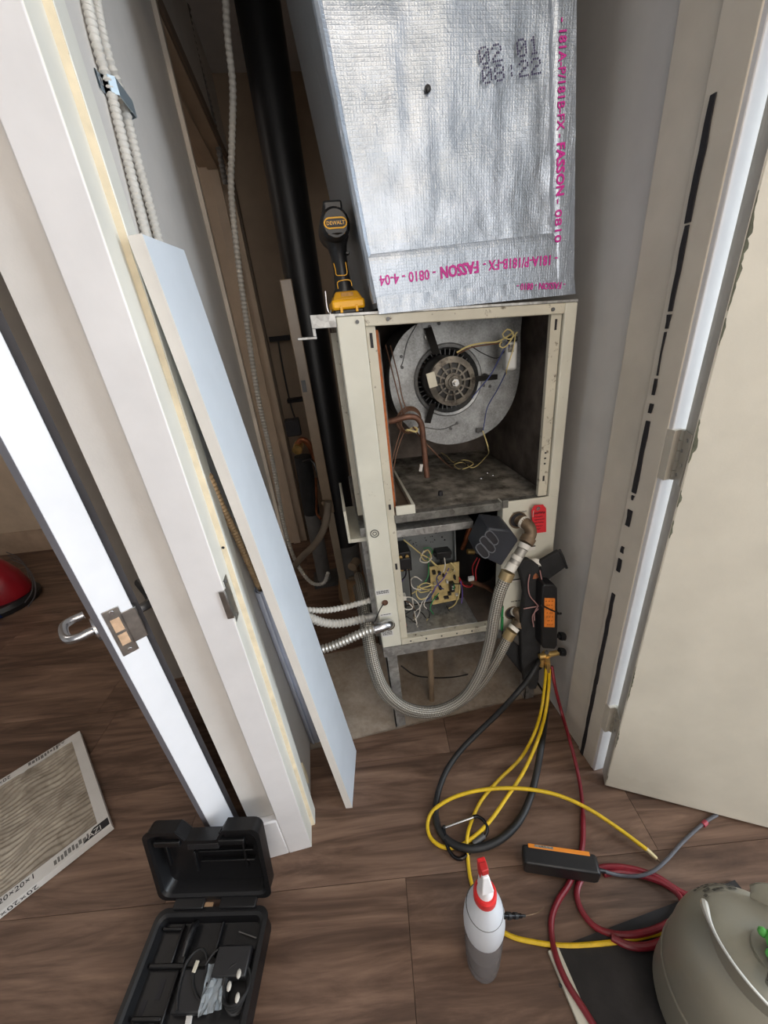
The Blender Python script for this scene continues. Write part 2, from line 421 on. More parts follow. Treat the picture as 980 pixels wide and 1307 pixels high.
for r in range(-6, 10):
    v0 = .4952 + r*pw; v1 = v0+pw-.0012
    off = {-1: -.046, 0: .62, 1: .135}.get(r, random.random()*plen)
    k = -4
    while True:
        u0 = off + k*plen; u1 = u0+plen-.0012; k += 1
        if u0 > 3.0: break
        base = [(u*ca-v*sa, u*sa+v*ca) for u, v in ((u0, v0), (u1, v0), (u1, v1), (u0, v1))]
        for region in (('front',), ('left',), ('back',)):
            p = base
            if region[0] == 'front': p = clip(clip(p, 1, YC, True), 0, 2.6, True)
            elif region[0] == 'left': p = clip(clip(p, 1, YC, False), 0, -.225, True)
            else: p = clip(clip(clip(p, 1, YP, False), 0, -.225, False), 0, .66, True)
            if len(p): p = clip(clip(clip(p, 0, -3.3, False), 1, -1.2, False), 1, 3.2, True)
            if len(p) < 3 or area2(p) < .004: continue
            MB().prism([(x, y, -.012) for x, y in p], (0, 0, .012)).build('plank', FLOORM, floor, flat=True)
pad = MB()
NX, NY = 30, 16
for j in range(NY+1):
    for i in range(NX+1):
        x = -.222+i*(.882/NX); y = YC+j*((YP-YC)/NY)
        pad.v.append(Vector((x, y, -.006+.006*noise.noise(Vector((x*9, y*9, 0))))))
for j in range(NY):
    for i in range(NX): q = j*(NX+1)+i; pad.f.append([q, q+1, q+NX+2, q+NX+1])
pad.build('concrete_pad', CONC, floor)

# walls of the utility closet
XL = -.222; XR = .665
wl = MB().box((-.358, .64, 0), (XL, 1.40, 2.45)).box((-.358, 1.40, 2.075), (XL, 2.46, 2.45)).box((-.358, 2.46, 0), (XL, 2.62, 2.45)).build('wall_left', WALLM); struct(wl)
wr = MB().box((XR, .77, 0), (.80, 2.62, 2.45)).box((.70, .64, 0), (2.0, .77, 2.45)).build('wall_right', WALLM); struct(wr)
struct(BX((-.358, 2.62, 0), (.80, 2.74, 2.45)).build('wall_back', BROWNW))
struct(BX((-.358, .64, 2.08), (.70, .77, 2.45)).build('wall_front', WALLM))
struct(BX((-3.35, -2.5, 2.45), (2.72, 3.3, 2.52)).build('ceiling', WHITE))
struct(BX((-.95, 1.38, 0), (-.362, 1.50, 2.45)).build('wall_partition', GREYW))
lw = MB(); fa, fb = Vector((-3.3, 3.165, 0)), Vector((-.37, 2.82, 0)); n_ = Vector((.117, .993, 0))
lw.prism([fa, fb, fb+n_*.1, fa+n_*.1], (0, 0, 2.45)); struct(lw.build('wall_far', BROWNW))
bb = MB(); bb.prism([fa-n_*.014, fb-n_*.014, fb-n_*.001, fa-n_*.001], (0, 0, .175)); struct(bb.build('baseboard_far', mat('tan_baseboard', (176, 152, 130), .6)))
struct(BX((-3.42, -2.5, 0), (-3.35, 3.3, 2.45)).build('wall_west', WALLM))
struct(BX((-3.35, -2.57, 0), (2.72, -2.5, 2.45)).build('wall_rear', WALLM))
struct(MB().box((2.72, -2.5, 0), (2.8, 3.3, .45)).box((2.72, -2.5, 2.15), (2.8, 3.3, 2.45)).box((2.72, -2.5, .45), (2.8, -1.30, 2.15)).box((2.72, .6, .45), (2.8, 3.3, 2.15)).build('wall_east', WALLM))
struct(MB().box((2.73, -1.30, .45), (2.79, -1.26, 2.15)).box((2.73, .56, .45), (2.79, .6, 2.15)).box((2.73, -1.26, .45), (2.79, .56, .50)).box((2.73, -1.26, 2.10), (2.79, .56, 2.15)).build('window_1', WHITE, bevel=.003))
struct(BX((-.3, .6, 2.06), (.75, .625, 2.14)).build('trim_1', WHITE, bevel=.003))

# left jamb: casing on the wall face, lining of the opening with a bare strip, strike
tl = BX((-.283, .620, 0), (-.2203, .660, 2.06)).build('trim_2', WHITE, bevel=.002); struct(tl)
jm = MB().box((-.240, .6205, 0), (-.2200, .690, 2.06)).box((-.236, .675, 0), (-.209, .716, 2.06)).build('trim_3', mat('warm_white_paint', (226, 224, 214), .5, var=.03), bevel=.0015); struct(jm)
st = MB()
random.seed(3)
zz = 0.0
while zz < 2.05:
    h = .05+random.random()*.1; z1 = min(zz+h, 2.05)
    st.box((-.2205+random.uniform(-.0008, .0008), .6735, zz), (-.2105+random.uniform(-.0008, .0008), .6752, z1)); zz = z1
st.build('bare_wood_strip', BAREW, jm, flat=True)
MB().cyl((-.216, .6736, .957), (-.216, .6728, .957), .0028, 10).build('screw_hole', BLK, jm)
sp = MB().box((-.2202, .626, .818), (-.2186, .652, .912)).box((-.2202, .6165, .835), (-.2180, .630, .898)).box((-.2300, .6165, .835), (-.2200, .6185, .898))
sp.build('strike_plate', STEEL, jm, bevel=.001)
for z in (.826, .904): MB().cyl((-.2190, .640, z), (-.2176, .640, z), .0035, 10).build('screw', CHROME, jm)
# baseboard across the wall end between the two doors
bl = MB().box((-.362, .6195, 0), (-.283, .641, .165)).build('baseboard_left', WHITE, bevel=.004); struct(bl)

# right jamb with peeled black weatherstrip
jr = MB().box((.652, .625, 0), (.70, .69, 2.06)).box((.656, .69, 0), (.70, .775, 2.06)).build('trim_4', CREAMJ, bevel=.002); struct(jr)
struct(MB().box((.654, .6165, 0), (.735, .627, 2.06)).build('trim_5', WHITE, bevel=.0015))
BX((.659, .72, 0), (.664, .7755, 2.05)).build('thin_stop_strip', CREAMJ, jr, bevel=.001)
wsY = .672
def zat(px, py): return at_y(px, py, wsY).z
segs = [((905, 120), (872, 285), 1.0), ((871, 288), (851, 398), .8), ((849, 402), (846, 420), .7), ((846, 424), (834, 480), .25), ((833, 484), (828, 505), .5), ((826, 516), (823, 528), .8),
        ((822, 538), (803, 630), 1.), ((800, 634), (797, 640), .5), ((799, 652), (795, 672), 1.), ((793, 698), (790, 706), .7), ((790, 714), (785, 730), .9), ((781, 758), (765, 870), 1.), ((765, 870), (744, 962), 1.)]
random.seed(5)
for (a, b, wd) in segs:
    za, zb = sorted((zat(*a), zat(*b))); n = max(2, int((zb-za)/.03)); L = []; Rr = []
    for i in range(n+1):
        z = za+(zb-za)*i/n; L.append((.6512, wsY-.006*wd+random.uniform(-.0012, .0012), z)); Rr.append((.6512, wsY+.005*wd+random.uniform(-.0012, .0012), z))
    MB().prism(L+Rr[::-1], (-.0022, 0, 0)).build('weatherstrip_piece', BLK, jr, flat=True)

# door frame in the left wall of the closet, seen from the side
dj = MB().box((-.358, 2.44, 0), (-.222, 2.462, 2.08)).box((-.358, 1.40, 2.055), (-.222, 2.46, 2.078)).box((-.358, 1.398, 0), (-.222, 1.42, 2.08)).build('trim_6', TRIMD, bevel=.002); struct(dj)
MB().box((-.315, 2.425, 0), (-.268, 2.441, 2.056)).box((-.315, 1.42, 2.04), (-.268, 2.43, 2.056)).build('door_stop', TRIMD, dj, bevel=.002)
MB().box((-.2215, 1.385, 0), (-.2095, 1.405, 2.10)).build('casing_edge', mat('pale_casing_edge', (190, 180, 168), .5), dj, bevel=.001)
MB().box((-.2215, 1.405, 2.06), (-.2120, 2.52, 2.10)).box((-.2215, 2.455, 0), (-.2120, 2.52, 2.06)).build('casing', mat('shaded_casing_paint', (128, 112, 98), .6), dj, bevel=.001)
MB().box((-.2215, 1.44, 1.05), (-.2185, 1.46, 1.13)).build('strike_plate', GREYD, dj)

# ------------------------------------------------------------------ doors
# big cream door, hinged on the right jamb, swung back towards the viewer
hx, hy = .675, .607; dd = Vector((.867, -.494, 0)).normalized(); dn = Vector((dd.y, -dd.x, 0))  # dn: towards viewer side
DM = Matrix((dd, -dn, Vector((0, 0, 1)))).transposed().to_4x4(); DM.translation = Vector((hx, hy, 0))
# local: x along the door, y away from viewer, z up; slab from y=-.045 to 0
d1 = MB(DM).box((0, -.045, .010), (.84, 0, 2.03)).build('door_1', CREAM, bevel=.002); struct(d1)
E1 = mat('shaded_hinge_edge', (176, 170, 158), .55, var=.08, dirt=(110, 108, 92), dscale=40, dlo=.62, dhi=.8)  # shade on the hinge edge put into its colour, plus dirt spots
MB(DM).box((-.0012, -.0448, .0105), (.0002, -.0005, 2.03)).build('hinge_edge', E1, d1)
random.seed(11)
chip = mat('bare_chip', (98, 100, 84), .8, var=.25, scale=40)
def chip_at(z0, z1, wmax):
    n = max(3, int((z1-z0)/.006)); A = [(0.0005, -.0458, z0+(z1-z0)*i/n) for i in range(n+1)]
    B = [(wmax*.6*(.2+.8*random.random())*math.sin(pi*(i+.4)/(n+.8))+.001, -.0458, z0+(z1-z0)*i/n) for i in range(n+1)][::-1]
    MB(DM).prism(A+B, (0, .0010, 0)).build('paint_chip', chip, d1, flat=True)
for z0, z1, wm in ((1.27, 1.42, .010), (1.22, 1.26, .006), (1.02, 1.10, .012), (.93, .965, .007), (.86, .90, .006), (.38, .50, .006), (.19, .26, .005), (.04, .06, .004)): chip_at(z0, z1, wm)
def hinge(z, name):
    h = MB()
    kx, ky = .672, .6085
    for i in range(5):
        h.cyl((kx, ky, z-.05+i*.0202), (kx, ky, z-.05+i*.0202+.0185), .0062, 14)
    ho = h.build(name, mat('painted_hinge', (190, 185, 172), .35, .3, var=.08), d1)
    MB().box((.652, .6085, z-.05), (.672, .6245, z+.05)).build('jamb_leaf', mat('painted_leaf', (205, 198, 184), .4, .1, var=.05), ho)
    lf = MB(DM).box((-.003, -.040, z-.05), (.0, -.003, z+.05)).build('door_leaf', mat('painted_leaf2', (182, 177, 166), .4, .2, var=.05), ho)
    sc = MB(DM)
    for k in range(4): sc.cyl((-.0045, -.014-.014*(k % 2), z-.036+k*.024), (-.0025, -.014-.014*(k % 2), z-.036+k*.024), .0035, 10)
    sc.build('screw', CHROME, ho)
hinge(1.021, 'hinge'); hinge(.247, 'hinge'); hinge(1.80, 'hinge')

# white door ajar at the left, its latch edge towards the viewer
eR = Vector((-.447, .718, 0))*.88; eL = Vector((-.517, .726, 0))*.88
cE = (eR+eL)/2; ey = cE.normalized(); ex = Vector((ey.y, -ey.x, 0)); TH = .056; eL = cE-ex*.0235; eR = eL+ex*TH
LM = Matrix((ex, ey, Vector((0, 0, 1)))).transposed().to_4x4(); LM.translation = eL
DL = .66
d2 = MB(LM).prism([(0.004, 0, .01), (TH, 0, .01), (TH-.012, DL, .01), (.012, DL, .01), (-.005, .012, .01)], (0, 0, 2.02)).build('door_2', mat('bright_white_paint', (234, 236, 240), .45, var=.02), bevel=.0012); struct(d2)
MB(LM).prism([(-.0060, .0112, .012), (.0030, -.0006, .012), (.0037, 0.0004, .012), (-.0048, .0125, .012)], (0, 0, 2.016)).build('door_edge', SLATE, d2, flat=True)  # slate strip on the chamfer: shade of the white door put into colour
MB(LM).prism([(TH-.002, .016, .012), (TH+.012, .018, .012), (TH+.010, .05, .012), (TH-.006, .05, .012)], (0, 0, 2.016)).build('side_shade_strip', mat('dark_slate_strip', (92, 92, 98), .6), d2, flat=True)  # added dark strip standing in for the shaded right face of the door
def pl(px, py):   # point of the photograph on the plane of the door edge -> local
    r = ray(px, py); n = ey; t = (eL-CAMP).dot(n)/r.dot(n); q = CAMP+r*t; return LM.inverted() @ q
# latch plate with a wide lip: two bare openings and two screws
a, b = pl(131, 778), pl(182, 838)
zc = (pl(160, 803)).z; hh = .054
xl, xr, xlip = pl(143, 800).x, pl(172, 810).x, pl(188, 790).x
t0, tm0, tm1, t1 = zc+.052, zc+.036, zc-.034, zc-.052
xl, xr, xlip = .010, .037, .060
plate = MB(LM)
plate.box((xl, -.002, t1), (xr, 0, t0)).box((xr-.004, -.002, tm1), (xlip, 0, tm0)).box((xlip-.003, -.002, tm1), (xlip, .012, tm0))
po = plate.build('latch_plate', STEEL, d2, bevel=.0008)
MB(LM).box((xl+.006, -.0028, zc+.002), (xr-.006, -.0016, zc+.031)).build('latch_bolt', LATCHB, po, bevel=.001)
MB(LM).box((xl+.006, -.0028, zc-.029), (xr-.006, -.0016, zc-.004)).build('latch_bolt', LATCHB, po, bevel=.001)
for z in (zc+.044, zc-.044): MB(LM).cyl(((xl+xr)/2, -.0035, z), ((xl+xr)/2, -.001, z), .0042, 12).build('screw', CHROME, po)
# levers both sides
zl = pl(140, 815).z-.004
lev = MB(LM)
lev.tube([(.02, .06, zl), (-.02, .06, zl), (-.036, .06, zl), (-.049, .066, zl), (-.054, .080, zl), (-.054, .118, zl), (-.050, .130, zl), (-.038, .135, zl), (-.018, .135, zl)], .0082, 14, .006)
lev.lathe([(.024, 0), (.024, .007), (.012, .010)], (-.004, .06, zl), (-1, 0, 0), 20)
lev.build('lever_handle', CHROME, d2)
lev = MB(LM)
lev.tube([(TH-.02, .06, zl), (TH+.022, .06, zl), (TH+.034, .066, zl), (TH+.038, .08, zl), (TH+.038, .17, zl)], .0095, 14, .006)
lev.lathe([(.024, 0), (.024, .007), (.012, .010)], (TH-.002, .06, zl), (1, 0, 0), 20)
lev.build('lever_handle', CHROME, d2)

# ================================================================== FURNACE
FX = Vector((.535, -.015, -.020)).normalized(); FZ = Vector((-.0085, 0, 1)).normalized(); FY = Vector((.028, 1, 0)).normalized()
FM = Matrix((FX, FY, FZ)).transposed().to_4x4(); FM.translation = Vector((.077, .900, .398))
FWD, FDP, FHT = .545, .50, .930     # width, depth, height
def fl(px, py, d):  # photograph point on the furnace plane at depth d -> local
    n = FX.cross(FZ); o = FM @ Vector((0, d, 0)); r = ray(px, py); t = (o-CAMP).dot(n)/r.dot(n); return FM.inverted() @ (CAMP+r*t)
fu = thing('furnace', 'open heat pump cabinet in cream enamel on a metal stand, front panels off', 'furnace', (FM @ Vector((.27, .25, 0))))
def fb(name, m_, *boxes, parent=None, bevel=0, **k):
    q = MB(FM)
    for lo, hi in boxes: q.box(lo, hi)
    return q.build(name, m_, parent or fu, bevel=bevel, **k)
SW = .060
stile = fb('left_stile', CAB, ((0, 0, 0), (SW, .030, FHT)), ((0, .030, 0), (.012, .06, FHT)), bevel=.003)
fb('right_stile', CAB, ((FWD-.030, 0, .0), (FWD, .05, FHT)), bevel=.003)
fb('inner_strip', CABD, ((SW+.001, .008, .02), (SW+.022, .02, FHT-.02)), bevel=.001)
fb('inner_strip', CABD, ((FWD-.058, .008, .455), (FWD-.032, .02, FHT-.02)), bevel=.001)
fb('top_rail', CABD, ((SW, .001, FHT-.022), (FWD-.030, .028, FHT)), bevel=.002)
fb('bottom_rail', CABD, ((SW, 0, .0), (FWD-.12, .025, .022)), ((SW, .025, 0), (FWD-.03, .035, .012)), bevel=.002)
fb('mid_rail', GALVD, ((SW+.02, .004, .428), (FWD-.03, .03, .452)), bevel=.002)
fb('compartment_floor', SLUDGE, ((.02, .028, .438), (FWD-.02, FDP-.01, .452)))
fb('top_plate', GALV, ((-.045, .0, FHT), (FWD, FDP, FHT+.006)), ((-.052, .0, FHT-.035), (-.045, .2, FHT+.006)), ((-.052, -.002, FHT-.020), (0, .0, FHT+.006)), ((-.085, .0, FHT-.040), (-.045, .2, FHT-.035)), bevel=.001)
side = fb('side_panel', mat('worn_side_panel', (138, 128, 114), .7, var=.2, scale=20, dirt=(80, 68, 56), dscale=10), ((.004, .06, .36), (.012, FDP, FHT-.002)), bevel=.001)
fb('side_rib', CABD, ((-.012, .10, .42), (.004, .125, FHT-.03)), parent=side)
fb('lower_side_panel', GALV, ((-.014, .055, 0), (.010, FDP, .40)), bevel=.001)
fb('side_ledge', CAB, ((-.045, .05, .36), (.006, .28, .372)), ((-.052, .05, .36), (-.044, .28, .46)), bevel=.002)
fb('right_panel', LINER, ((FWD-.012, .05, 0), (FWD, FDP, FHT)))
fb('back_panel', LINER, ((.0, FDP-.01, 0), (FWD, FDP, FHT)))
fb('inner_liner', LINER, ((.008, .03, FHT-.012), (FWD-.01, FDP-.01, FHT-.002)))
for z0, z1 in ((.865, .895), (.47, .485), (.28, .30)): MB(FM).box((SW+.008, .0068, z0), (SW+.014, .0085, z1)).build('slot', BLK, fu, flat=True)
for z0, z1 in ((.875, .898), (.50, .515), (.548, .552), (.563, .567), (.578, .582)): MB(FM).box((FWD-.048, .0068, z0), (FWD-.043, .0085, z1)).build('slot', BLK, fu, flat=True)
for x, z in ((SW-.016, FHT-.012), (SW+.05, FHT-.010), (FWD-.06, FHT-.012)): MB(FM).cyl((x, -.0025, z), (x, .001, z), .004, 10).build('screw', GREYD, fu)
for i in range(7): MB(FM).cyl((SW+.03+i*.05, -.0015, .012), (SW+.03+i*.05, .001, .012), .0028, 8).build('screw', GREYD, fu)
# badge ring and small printed labels on the left stile
pz_ = fl(478, 681, 0)
MB(FM).lathe([(.0098, 0), (.0098, .0008), (.0118, .0008), (.0118, 0)], (pz_.x, -.0006, pz_.z), (0, -1, 0), 28, caps=False).build('ring_badge', INK, fu)
MB(FM).lathe([(.0042, 0), (.0042, .0008), (.0058, .0008), (.0058, 0)], (pz_.x, -.0006, pz_.z), (0, -1, 0), 20, caps=False).build('ring_badge', INK, fu)
def small_label(px, py, wd, lines, parent=fu):
    c = fl(px, py, 0); q = MB(FM).box((c.x-wd/2-.003, -.0008, c.z-.004*lines-.003), (c.x+wd/2+.003, 0, c.z+.003))
    lb = q.build('printed_label', CARD, parent)
    q = MB(FM); random.seed(px)
    for i in range(lines):
        x = c.x-wd/2
        while x < c.x+wd/2: k = .003+random.random()*.005; q.box((x, -.0012, c.z-.004*i-.0012), (min(x+k, c.x+wd/2), -.0007, c.z-.004*i+.0008)); x += k+.0012
    q.build('print', INK, lb, flat=True)
small_label(488, 754, .036, 3); small_label(492, 784, .030, 1)
small_label(494, 806, .030, 4)

# drain pan and coil at the left of the upper compartment
fb('drain_pan', CAB, ((SW+.026, .003, .452), (SW+.078, .010, .478)), ((SW+.070, .010, .452), (SW+.078, .36, .478)), bevel=.0015)
fb('drain_pan_bottom', TRAYIN, ((.014, .010, .452), (SW+.070, .36, .460)))
coil = fb('coil', RUSTC, ((.018, .034, .462), (SW+.031, .40, FHT-.03)))
fins = MB(FM)
for i in range(24): fins.box((SW+.031, .058+i*.014, .465), (SW+.037, .062+i*.014, FHT-.035))
fins.build('coil_fins', GALVD, coil, flat=True, stuff=True)
bends = MB(FM)
for i in range(9): z = .49+i*.045; bends.tube([(SW+.012, .040, z), (SW+.012, .028, z+.004), (SW+.012, .024, z+.011), (SW+.012, .028, z+.018), (SW+.012, .040, z+.022)], .0042, 8, .006)
bends.build('return_bends', COPPER, coil, stuff=True)

# ---- blower: scroll plate with its inlet, housing, motor
YB = .175
ctr = fl(577, 487, YB); ic = fl(572, 486, YB)
outp = [(664, 430), (663, 392), (600, 389), (559, 391), (556, 404), (533, 413), (516, 426), (503, 447), (497, 475), (499, 503), (508, 528), (522, 546), (542, 560), (565, 567), (590, 565), (615, 556), (637, 540), (652, 518), (661, 490), (664, 460)]
op = [fl(x, y, YB) for x, y in outp]
op = resample([Vector((p.x, 0, p.z)) for p in op[2:]] + [Vector((op[0].x, 0, op[0].z)), Vector((op[1].x, 0, op[1].z)), Vector((op[2].x, 0, op[2].z))], .012)[:-1]
RI = .088
bl_ = MB(FM); n = len(op)
inner = []
for p in op:
    dvec = Vector((p.x-ic.x, 0, p.z-ic.z)).normalized(); inner.append(Vector((ic.x, 0, ic.z))+dvec*RI)
vs = [Vector((p.x, YB, p.z)) for p in op]+[Vector((p.x, YB, p.z)) for p in inner]+[Vector((p.x, YB+.17, p.z)) for p in op]+[Vector((ic.x+(p.x-ic.x)*.9, YB+.03, ic.z+(p.z-ic.z)*.9)) for p in inner]
bl_.add(vs, [(i, (i+1) % n, n+(i+1) % n, n+i) for i in range(n)]+[(i, 2*n+i, 2*n+(i+1) % n, (i+1) % n) for i in range(n)]+[(n+i, n+(i+1) % n, 3*n+(i+1) % n, 3*n+i) for i in range(n)]+[tuple(2*n+i for i in range(n))])
blower = bl_.build('blower_housing', BLOWM, fu, ang=25)
MB(FM).lathe([(RI*.99, -.002), (RI+.006, -.004), (RI+.010, 0)], (ic.x, YB, ic.z), (0, 1, 0), 40, caps=False).build('inlet_ring', BLOWM, blower)
wheel = MB(FM)
for i in range(36):
    a = 2*pi*i/36; c_, s_ = cos(a), sin(a); r0, r1 = .066, .082
    R_ = Matrix.Rotation(-a, 3, 'Y')
    wheel.box((ic.x+.074*c_-.008, YB+.02, ic.z+.074*s_-.0012), (ic.x+.074*c_+.008, YB+.14, ic.z+.074*s_+.0012), R_)
wheel.build('fan_blades', GREYD, blower, flat=True, stuff=True)
MB(FM).lathe([(.001, .145), (.09, .145), (.09, .15)], (ic.x, YB, ic.z), (0, 1, 0), 36).build('fan_back_plate', LINER, blower)
for pts_ in (((533, 412), (520, 436), (513, 465), (511, 468)), ((540, 545), (563, 548), (583, 541))):
    MB(FM).tube([fl(x, y, YB-.001) for x, y in pts_], .0012, 6, .006).build('seam', GREYD, blower)
for x, y in ((560, 413), (512, 455), (513, 469), (583, 540), (575, 547), (617, 492), (548, 417), (610, 551), (625, 493)):
    c = fl(x, y, YB); MB(FM).cyl((c.x, YB-.003, c.z), (c.x, YB+.001, c.z), .0042, 10).build('screw', GREYD, blower)
# motor
MY = .085; mc = fl(577, 487, MY); MR = .060
mo = MB(FM).lathe([(.030, 0), (MR*.93, .004), (MR, .012), (MR, .09), (MR*.94, .105), (.01, .108)], (mc.x, MY, mc.z), (0, 1, 0), 36).build('motor', mat('black_motor_shell', (46, 44, 42), .5, .3, var=.3), fu)
MB(FM).lathe([(.046, .0), (.0605, .004), (.0605, .014), (.046, .012)], (mc.x, MY-.006, mc.z), (0, 1, 0), 36, caps=False).build('end_bell', MOTOR, mo)
rb = MB(FM)
for i in range(12):
    a = 2*pi*i/12+.1; R_ = Matrix.Rotation(-a, 3, 'Y'); cx_, cz_ = mc.x+.036*cos(a), mc.z+.036*sin(a)
    rb.box((cx_-.016, MY-.0055, cz_-.0022), (cx_+.016, MY+.003, cz_+.0022), R_)
rb.build('end_bell_ribs', MOTOR, mo)
MB(FM).lathe([(.030, 0), (.030, -.004), (.034, -.004), (.034, 0)], (mc.x, MY-.001, mc.z), (0, 1, 0), 30, caps=False).build('end_bell_ring', MOTOR, mo)
MB(FM).lathe([(.022, 0), (.022, -.010), (.015, -.012), (.015, -.018), (.001, -.018)], (mc.x, MY, mc.z), (0, 1, 0), 24).build('bearing_hub', MOTOR, mo)
MB(FM).lathe([(.0095, 0), (.0095, -.009), (.006, -.009), (.006, -.020), (.0005, -.020)], (mc.x, MY-.018, mc.z), (0, 1, 0), 6).build('shaft_nut', STEEL, mo)
lb = fl(551, 485, MY-.012); R_ = Matrix.Rotation(radians(-12), 3, 'Y')
MB(FM).box((lb.x-.011, MY-.014, lb.z-.018), (lb.x+.011, MY-.011, lb.z+.018), R_).build('motor_label', mat('cream_label', (212, 206, 186), .6), mo, bevel=.001)
def arm(a_, b_, wd, d0, d1, name='mounting_arm', m_=None):
    A, B = fl(*a_, d0), fl(*b_, d1); A.y, B.y = d0, d1; d = (B-A); s = Vector((d.z, 0, -d.x)).normalized()*wd/2; t = Vector((0, .003, 0))
    MB(FM).hexa([A-s, B-s, B-s+t, A-s+t, A+s, B+s, B+s+t, A+s+t]).build(name, m_ or mat('dark_bracket', (52, 50, 48), .5, .4, var=.2), mo)
arm((546, 418), (557, 452), .020, YB-.006, MY+.04); arm((635, 481), (605, 484), .014, YB-.006, MY+.05); arm((546, 540), (553, 515), .016, YB-.006, MY+.05)
q = fl(546, 430, YB-.01); MB(FM).lathe([(.004, 0), (.004, -.006), (.008, -.006), (.008, 0)], (q.x, YB-.006, q.z), (0, 1, 0), 14).build('bolt', STEEL, mo)
q = fl(619, 481, YB-.01); MB(FM).lathe([(.003, 0), (.003, -.006), (.009, -.006), (.009, 0)], (q.x, YB-.006, q.z), (0, 1, 0), 14).build('bolt', BLK, mo)
# capacitor on the scroll
CY = .09; a, b = fl(655, 436, CY), fl(657, 473, CY)
cp = MB(FM); 
cp.box((a.x-.016, CY, b.z), (a.x+.014, CY+.035, a.z)); cpo = cp.build('capacitor', mat('capacitor_can', (206, 206, 202), .4, .2), fu, bevel=.008, bseg=3)
MB(FM).box((a.x-.013, CY-.0008, a.z-.024), (a.x+.002, CY+.0005, a.z-.006)).build('capacitor_label', mat('grey_print', (120, 116, 106), .6, var=.5, scale=300), cpo)
MB(FM).box((a.x-.004, CY+.006, a.z), (a.x+.016, CY+.03, a.z+.012)).build('capacitor_cap', DARK, cpo, bevel=.003)
# wires in the upper compartment
def wires(name, col, rows, r=.0016, parent=fu, step=.008): return MB().tube(P(*rows), r, 6, step).build(name, col, parent)
wires('wire', WIREY, ((583, 450, 'y', .985), (595, 443, 'y', .975), (615, 438, 'y', .98), (635, 436, 'y', .985), (645, 431, 'y', .98), (655, 424, 'y', .985)), .0022)
wires('wire', WIREBR, ((584, 452, 'y', .985), (600, 444, 'y', .97), (622, 440, 'y', .975), (640, 438, 'y', .98)), .0018)
wires('wire', WIREY, ((640, 436, 'y', .98), (637, 441, 'y', .975), (642, 444, 'y', .97), (650, 437, 'y', .97), (655, 426, 'y', .97), (648, 420, 'y', .975), (641, 428, 'y', .975), (650, 433, 'y', .97), (660, 424, 'y', .98)), .0018)
wires('wire', WIREY, ((658, 425, 'y', .975), (655, 445, 'y', .968), (647, 470, 'y', .97), (646, 478, 'y', 1.0)), .0014)
wires('wire', WIREB, ((648, 436, 'y', .975), (640, 452, 'y', .985), (625, 480, 'y', 1.0), (610, 498, 'y', 1.0), (602, 508, 'y', .99)), .0016)
wires('wire', WIREB, ((650, 440, 'y', .975), (647, 470, 'y', 1.0), (636, 495, 'y', 1.02), (622, 520, 'y', 1.04), (618, 540, 'y', 1.045), (616, 552, 'y', 1.04)), .0016)
wires('wire', WIREY, ((616, 550, 'y', 1.04), (622, 568, 'y', 1.0), (619, 584, 'z', .862), (603, 597, 'z', .858), (590, 590, 'z', .858), (580, 593, 'z', .858), (588, 599, 'z', .858), (604, 592, 'z', .86), (592, 587, 'z', .86), (580, 590, 'z', .857), (570, 582, 'z', .857), (563, 578, 'z', .857)), .0018)
wires('wire', WIREK, ((563, 580, 'z', .858), (575, 592, 'z', .862), (588, 588, 'z', .864), (596, 594, 'z', .86), (585, 600, 'z', .858), (574, 594, 'z', .857), (560, 582, 'z', .857)), .0015)
wires('wire', WIREK, ((600, 441, 'y', .985), (618, 452, 'y', 1.0), (635, 457, 'y', 1.01), (645, 447, 'y', .99)), .0012)
q = at_y(612, 549, 1.055); MB().box(q-Vector((.010, .004, .006)), q+Vector((.010, .004, .006))).build('wire_clip', GREYD, fu, bevel=.001)
# feeler tubes: coil of thin copper, copper elbow and riser
cc = at_y(523, 537, 1.0); lp_ = MB()
for k in range(5):
    a0 = k*.9; pts_ = [cc+Vector(((.028+.002*k)*cos(t+a0), .006*k-.012+.008*sin(t*1.3+k), (.028+.0016*k)*sin(t+a0))) for t in [2*pi*i/12 for i in range(12)]]
    lp_.tube(pts_, .0016, 6, .008, closed=True)
lp_.build('capillary_coil', WIREBR, fu)
for rows in (((492, 440, 'y', 1.06), (502, 480, 'y', 1.03), (511, 515, 'y', 1.01), (515, 530, 'y', 1.0)), ((498, 441, 'y', 1.06), (508, 480, 'y', 1.03), (514, 510, 'y', 1.01), (520, 525, 'y', 1.0)), ((512, 548, 'y', 1.0), (505, 570, 'y', .98), (498, 600, 'y', .965)), ((516, 550, 'y', 1.0), (507, 575, 'y', .98), (501, 605, 'y', .965))):
    wires('capillary_tube', WIREBR, rows, .0016)
MB().tube(P((489, 540, 'y', 1.0), (505, 536, 'y', .99), (520, 532, 'y', .985), (531, 533, 'y', .985), (537, 540, 'y', .985), (540, 560, 'y', .985), (543, 590, 'y', .985), (545, 609, 'y', .985)), .0078, 12, .008).build('copper_elbow', mat('dull_brown_copper', (122, 88, 72), .5, .5, var=.25, scale=25), fu)
MB().tube(P((527, 545, 'y', .985), (540, 562, 'y', 1.0), (562, 585, 'y', 1.0), (578, 598, 'z', .858)), .0022, 8, .01).build('capillary_tube', WIREBR, fu)
tie = at_y(525, 549, .985); MB().tube([tie+Vector((.016*cos(t), .010*sin(t), .004*sin(2*t))) for t in [2*pi*i/10 for i in range(10)]], .0028, 6, .006, closed=True).build('cable_tie', WIREY, fu)
q = at_y(537, 597, .985); MB().box(q-Vector((.004, .003, .010)), q+Vector((.004, .003, .010)), Matrix.Rotation(.2, 3, 'Y')).build('paper_flag', CARD, fu)

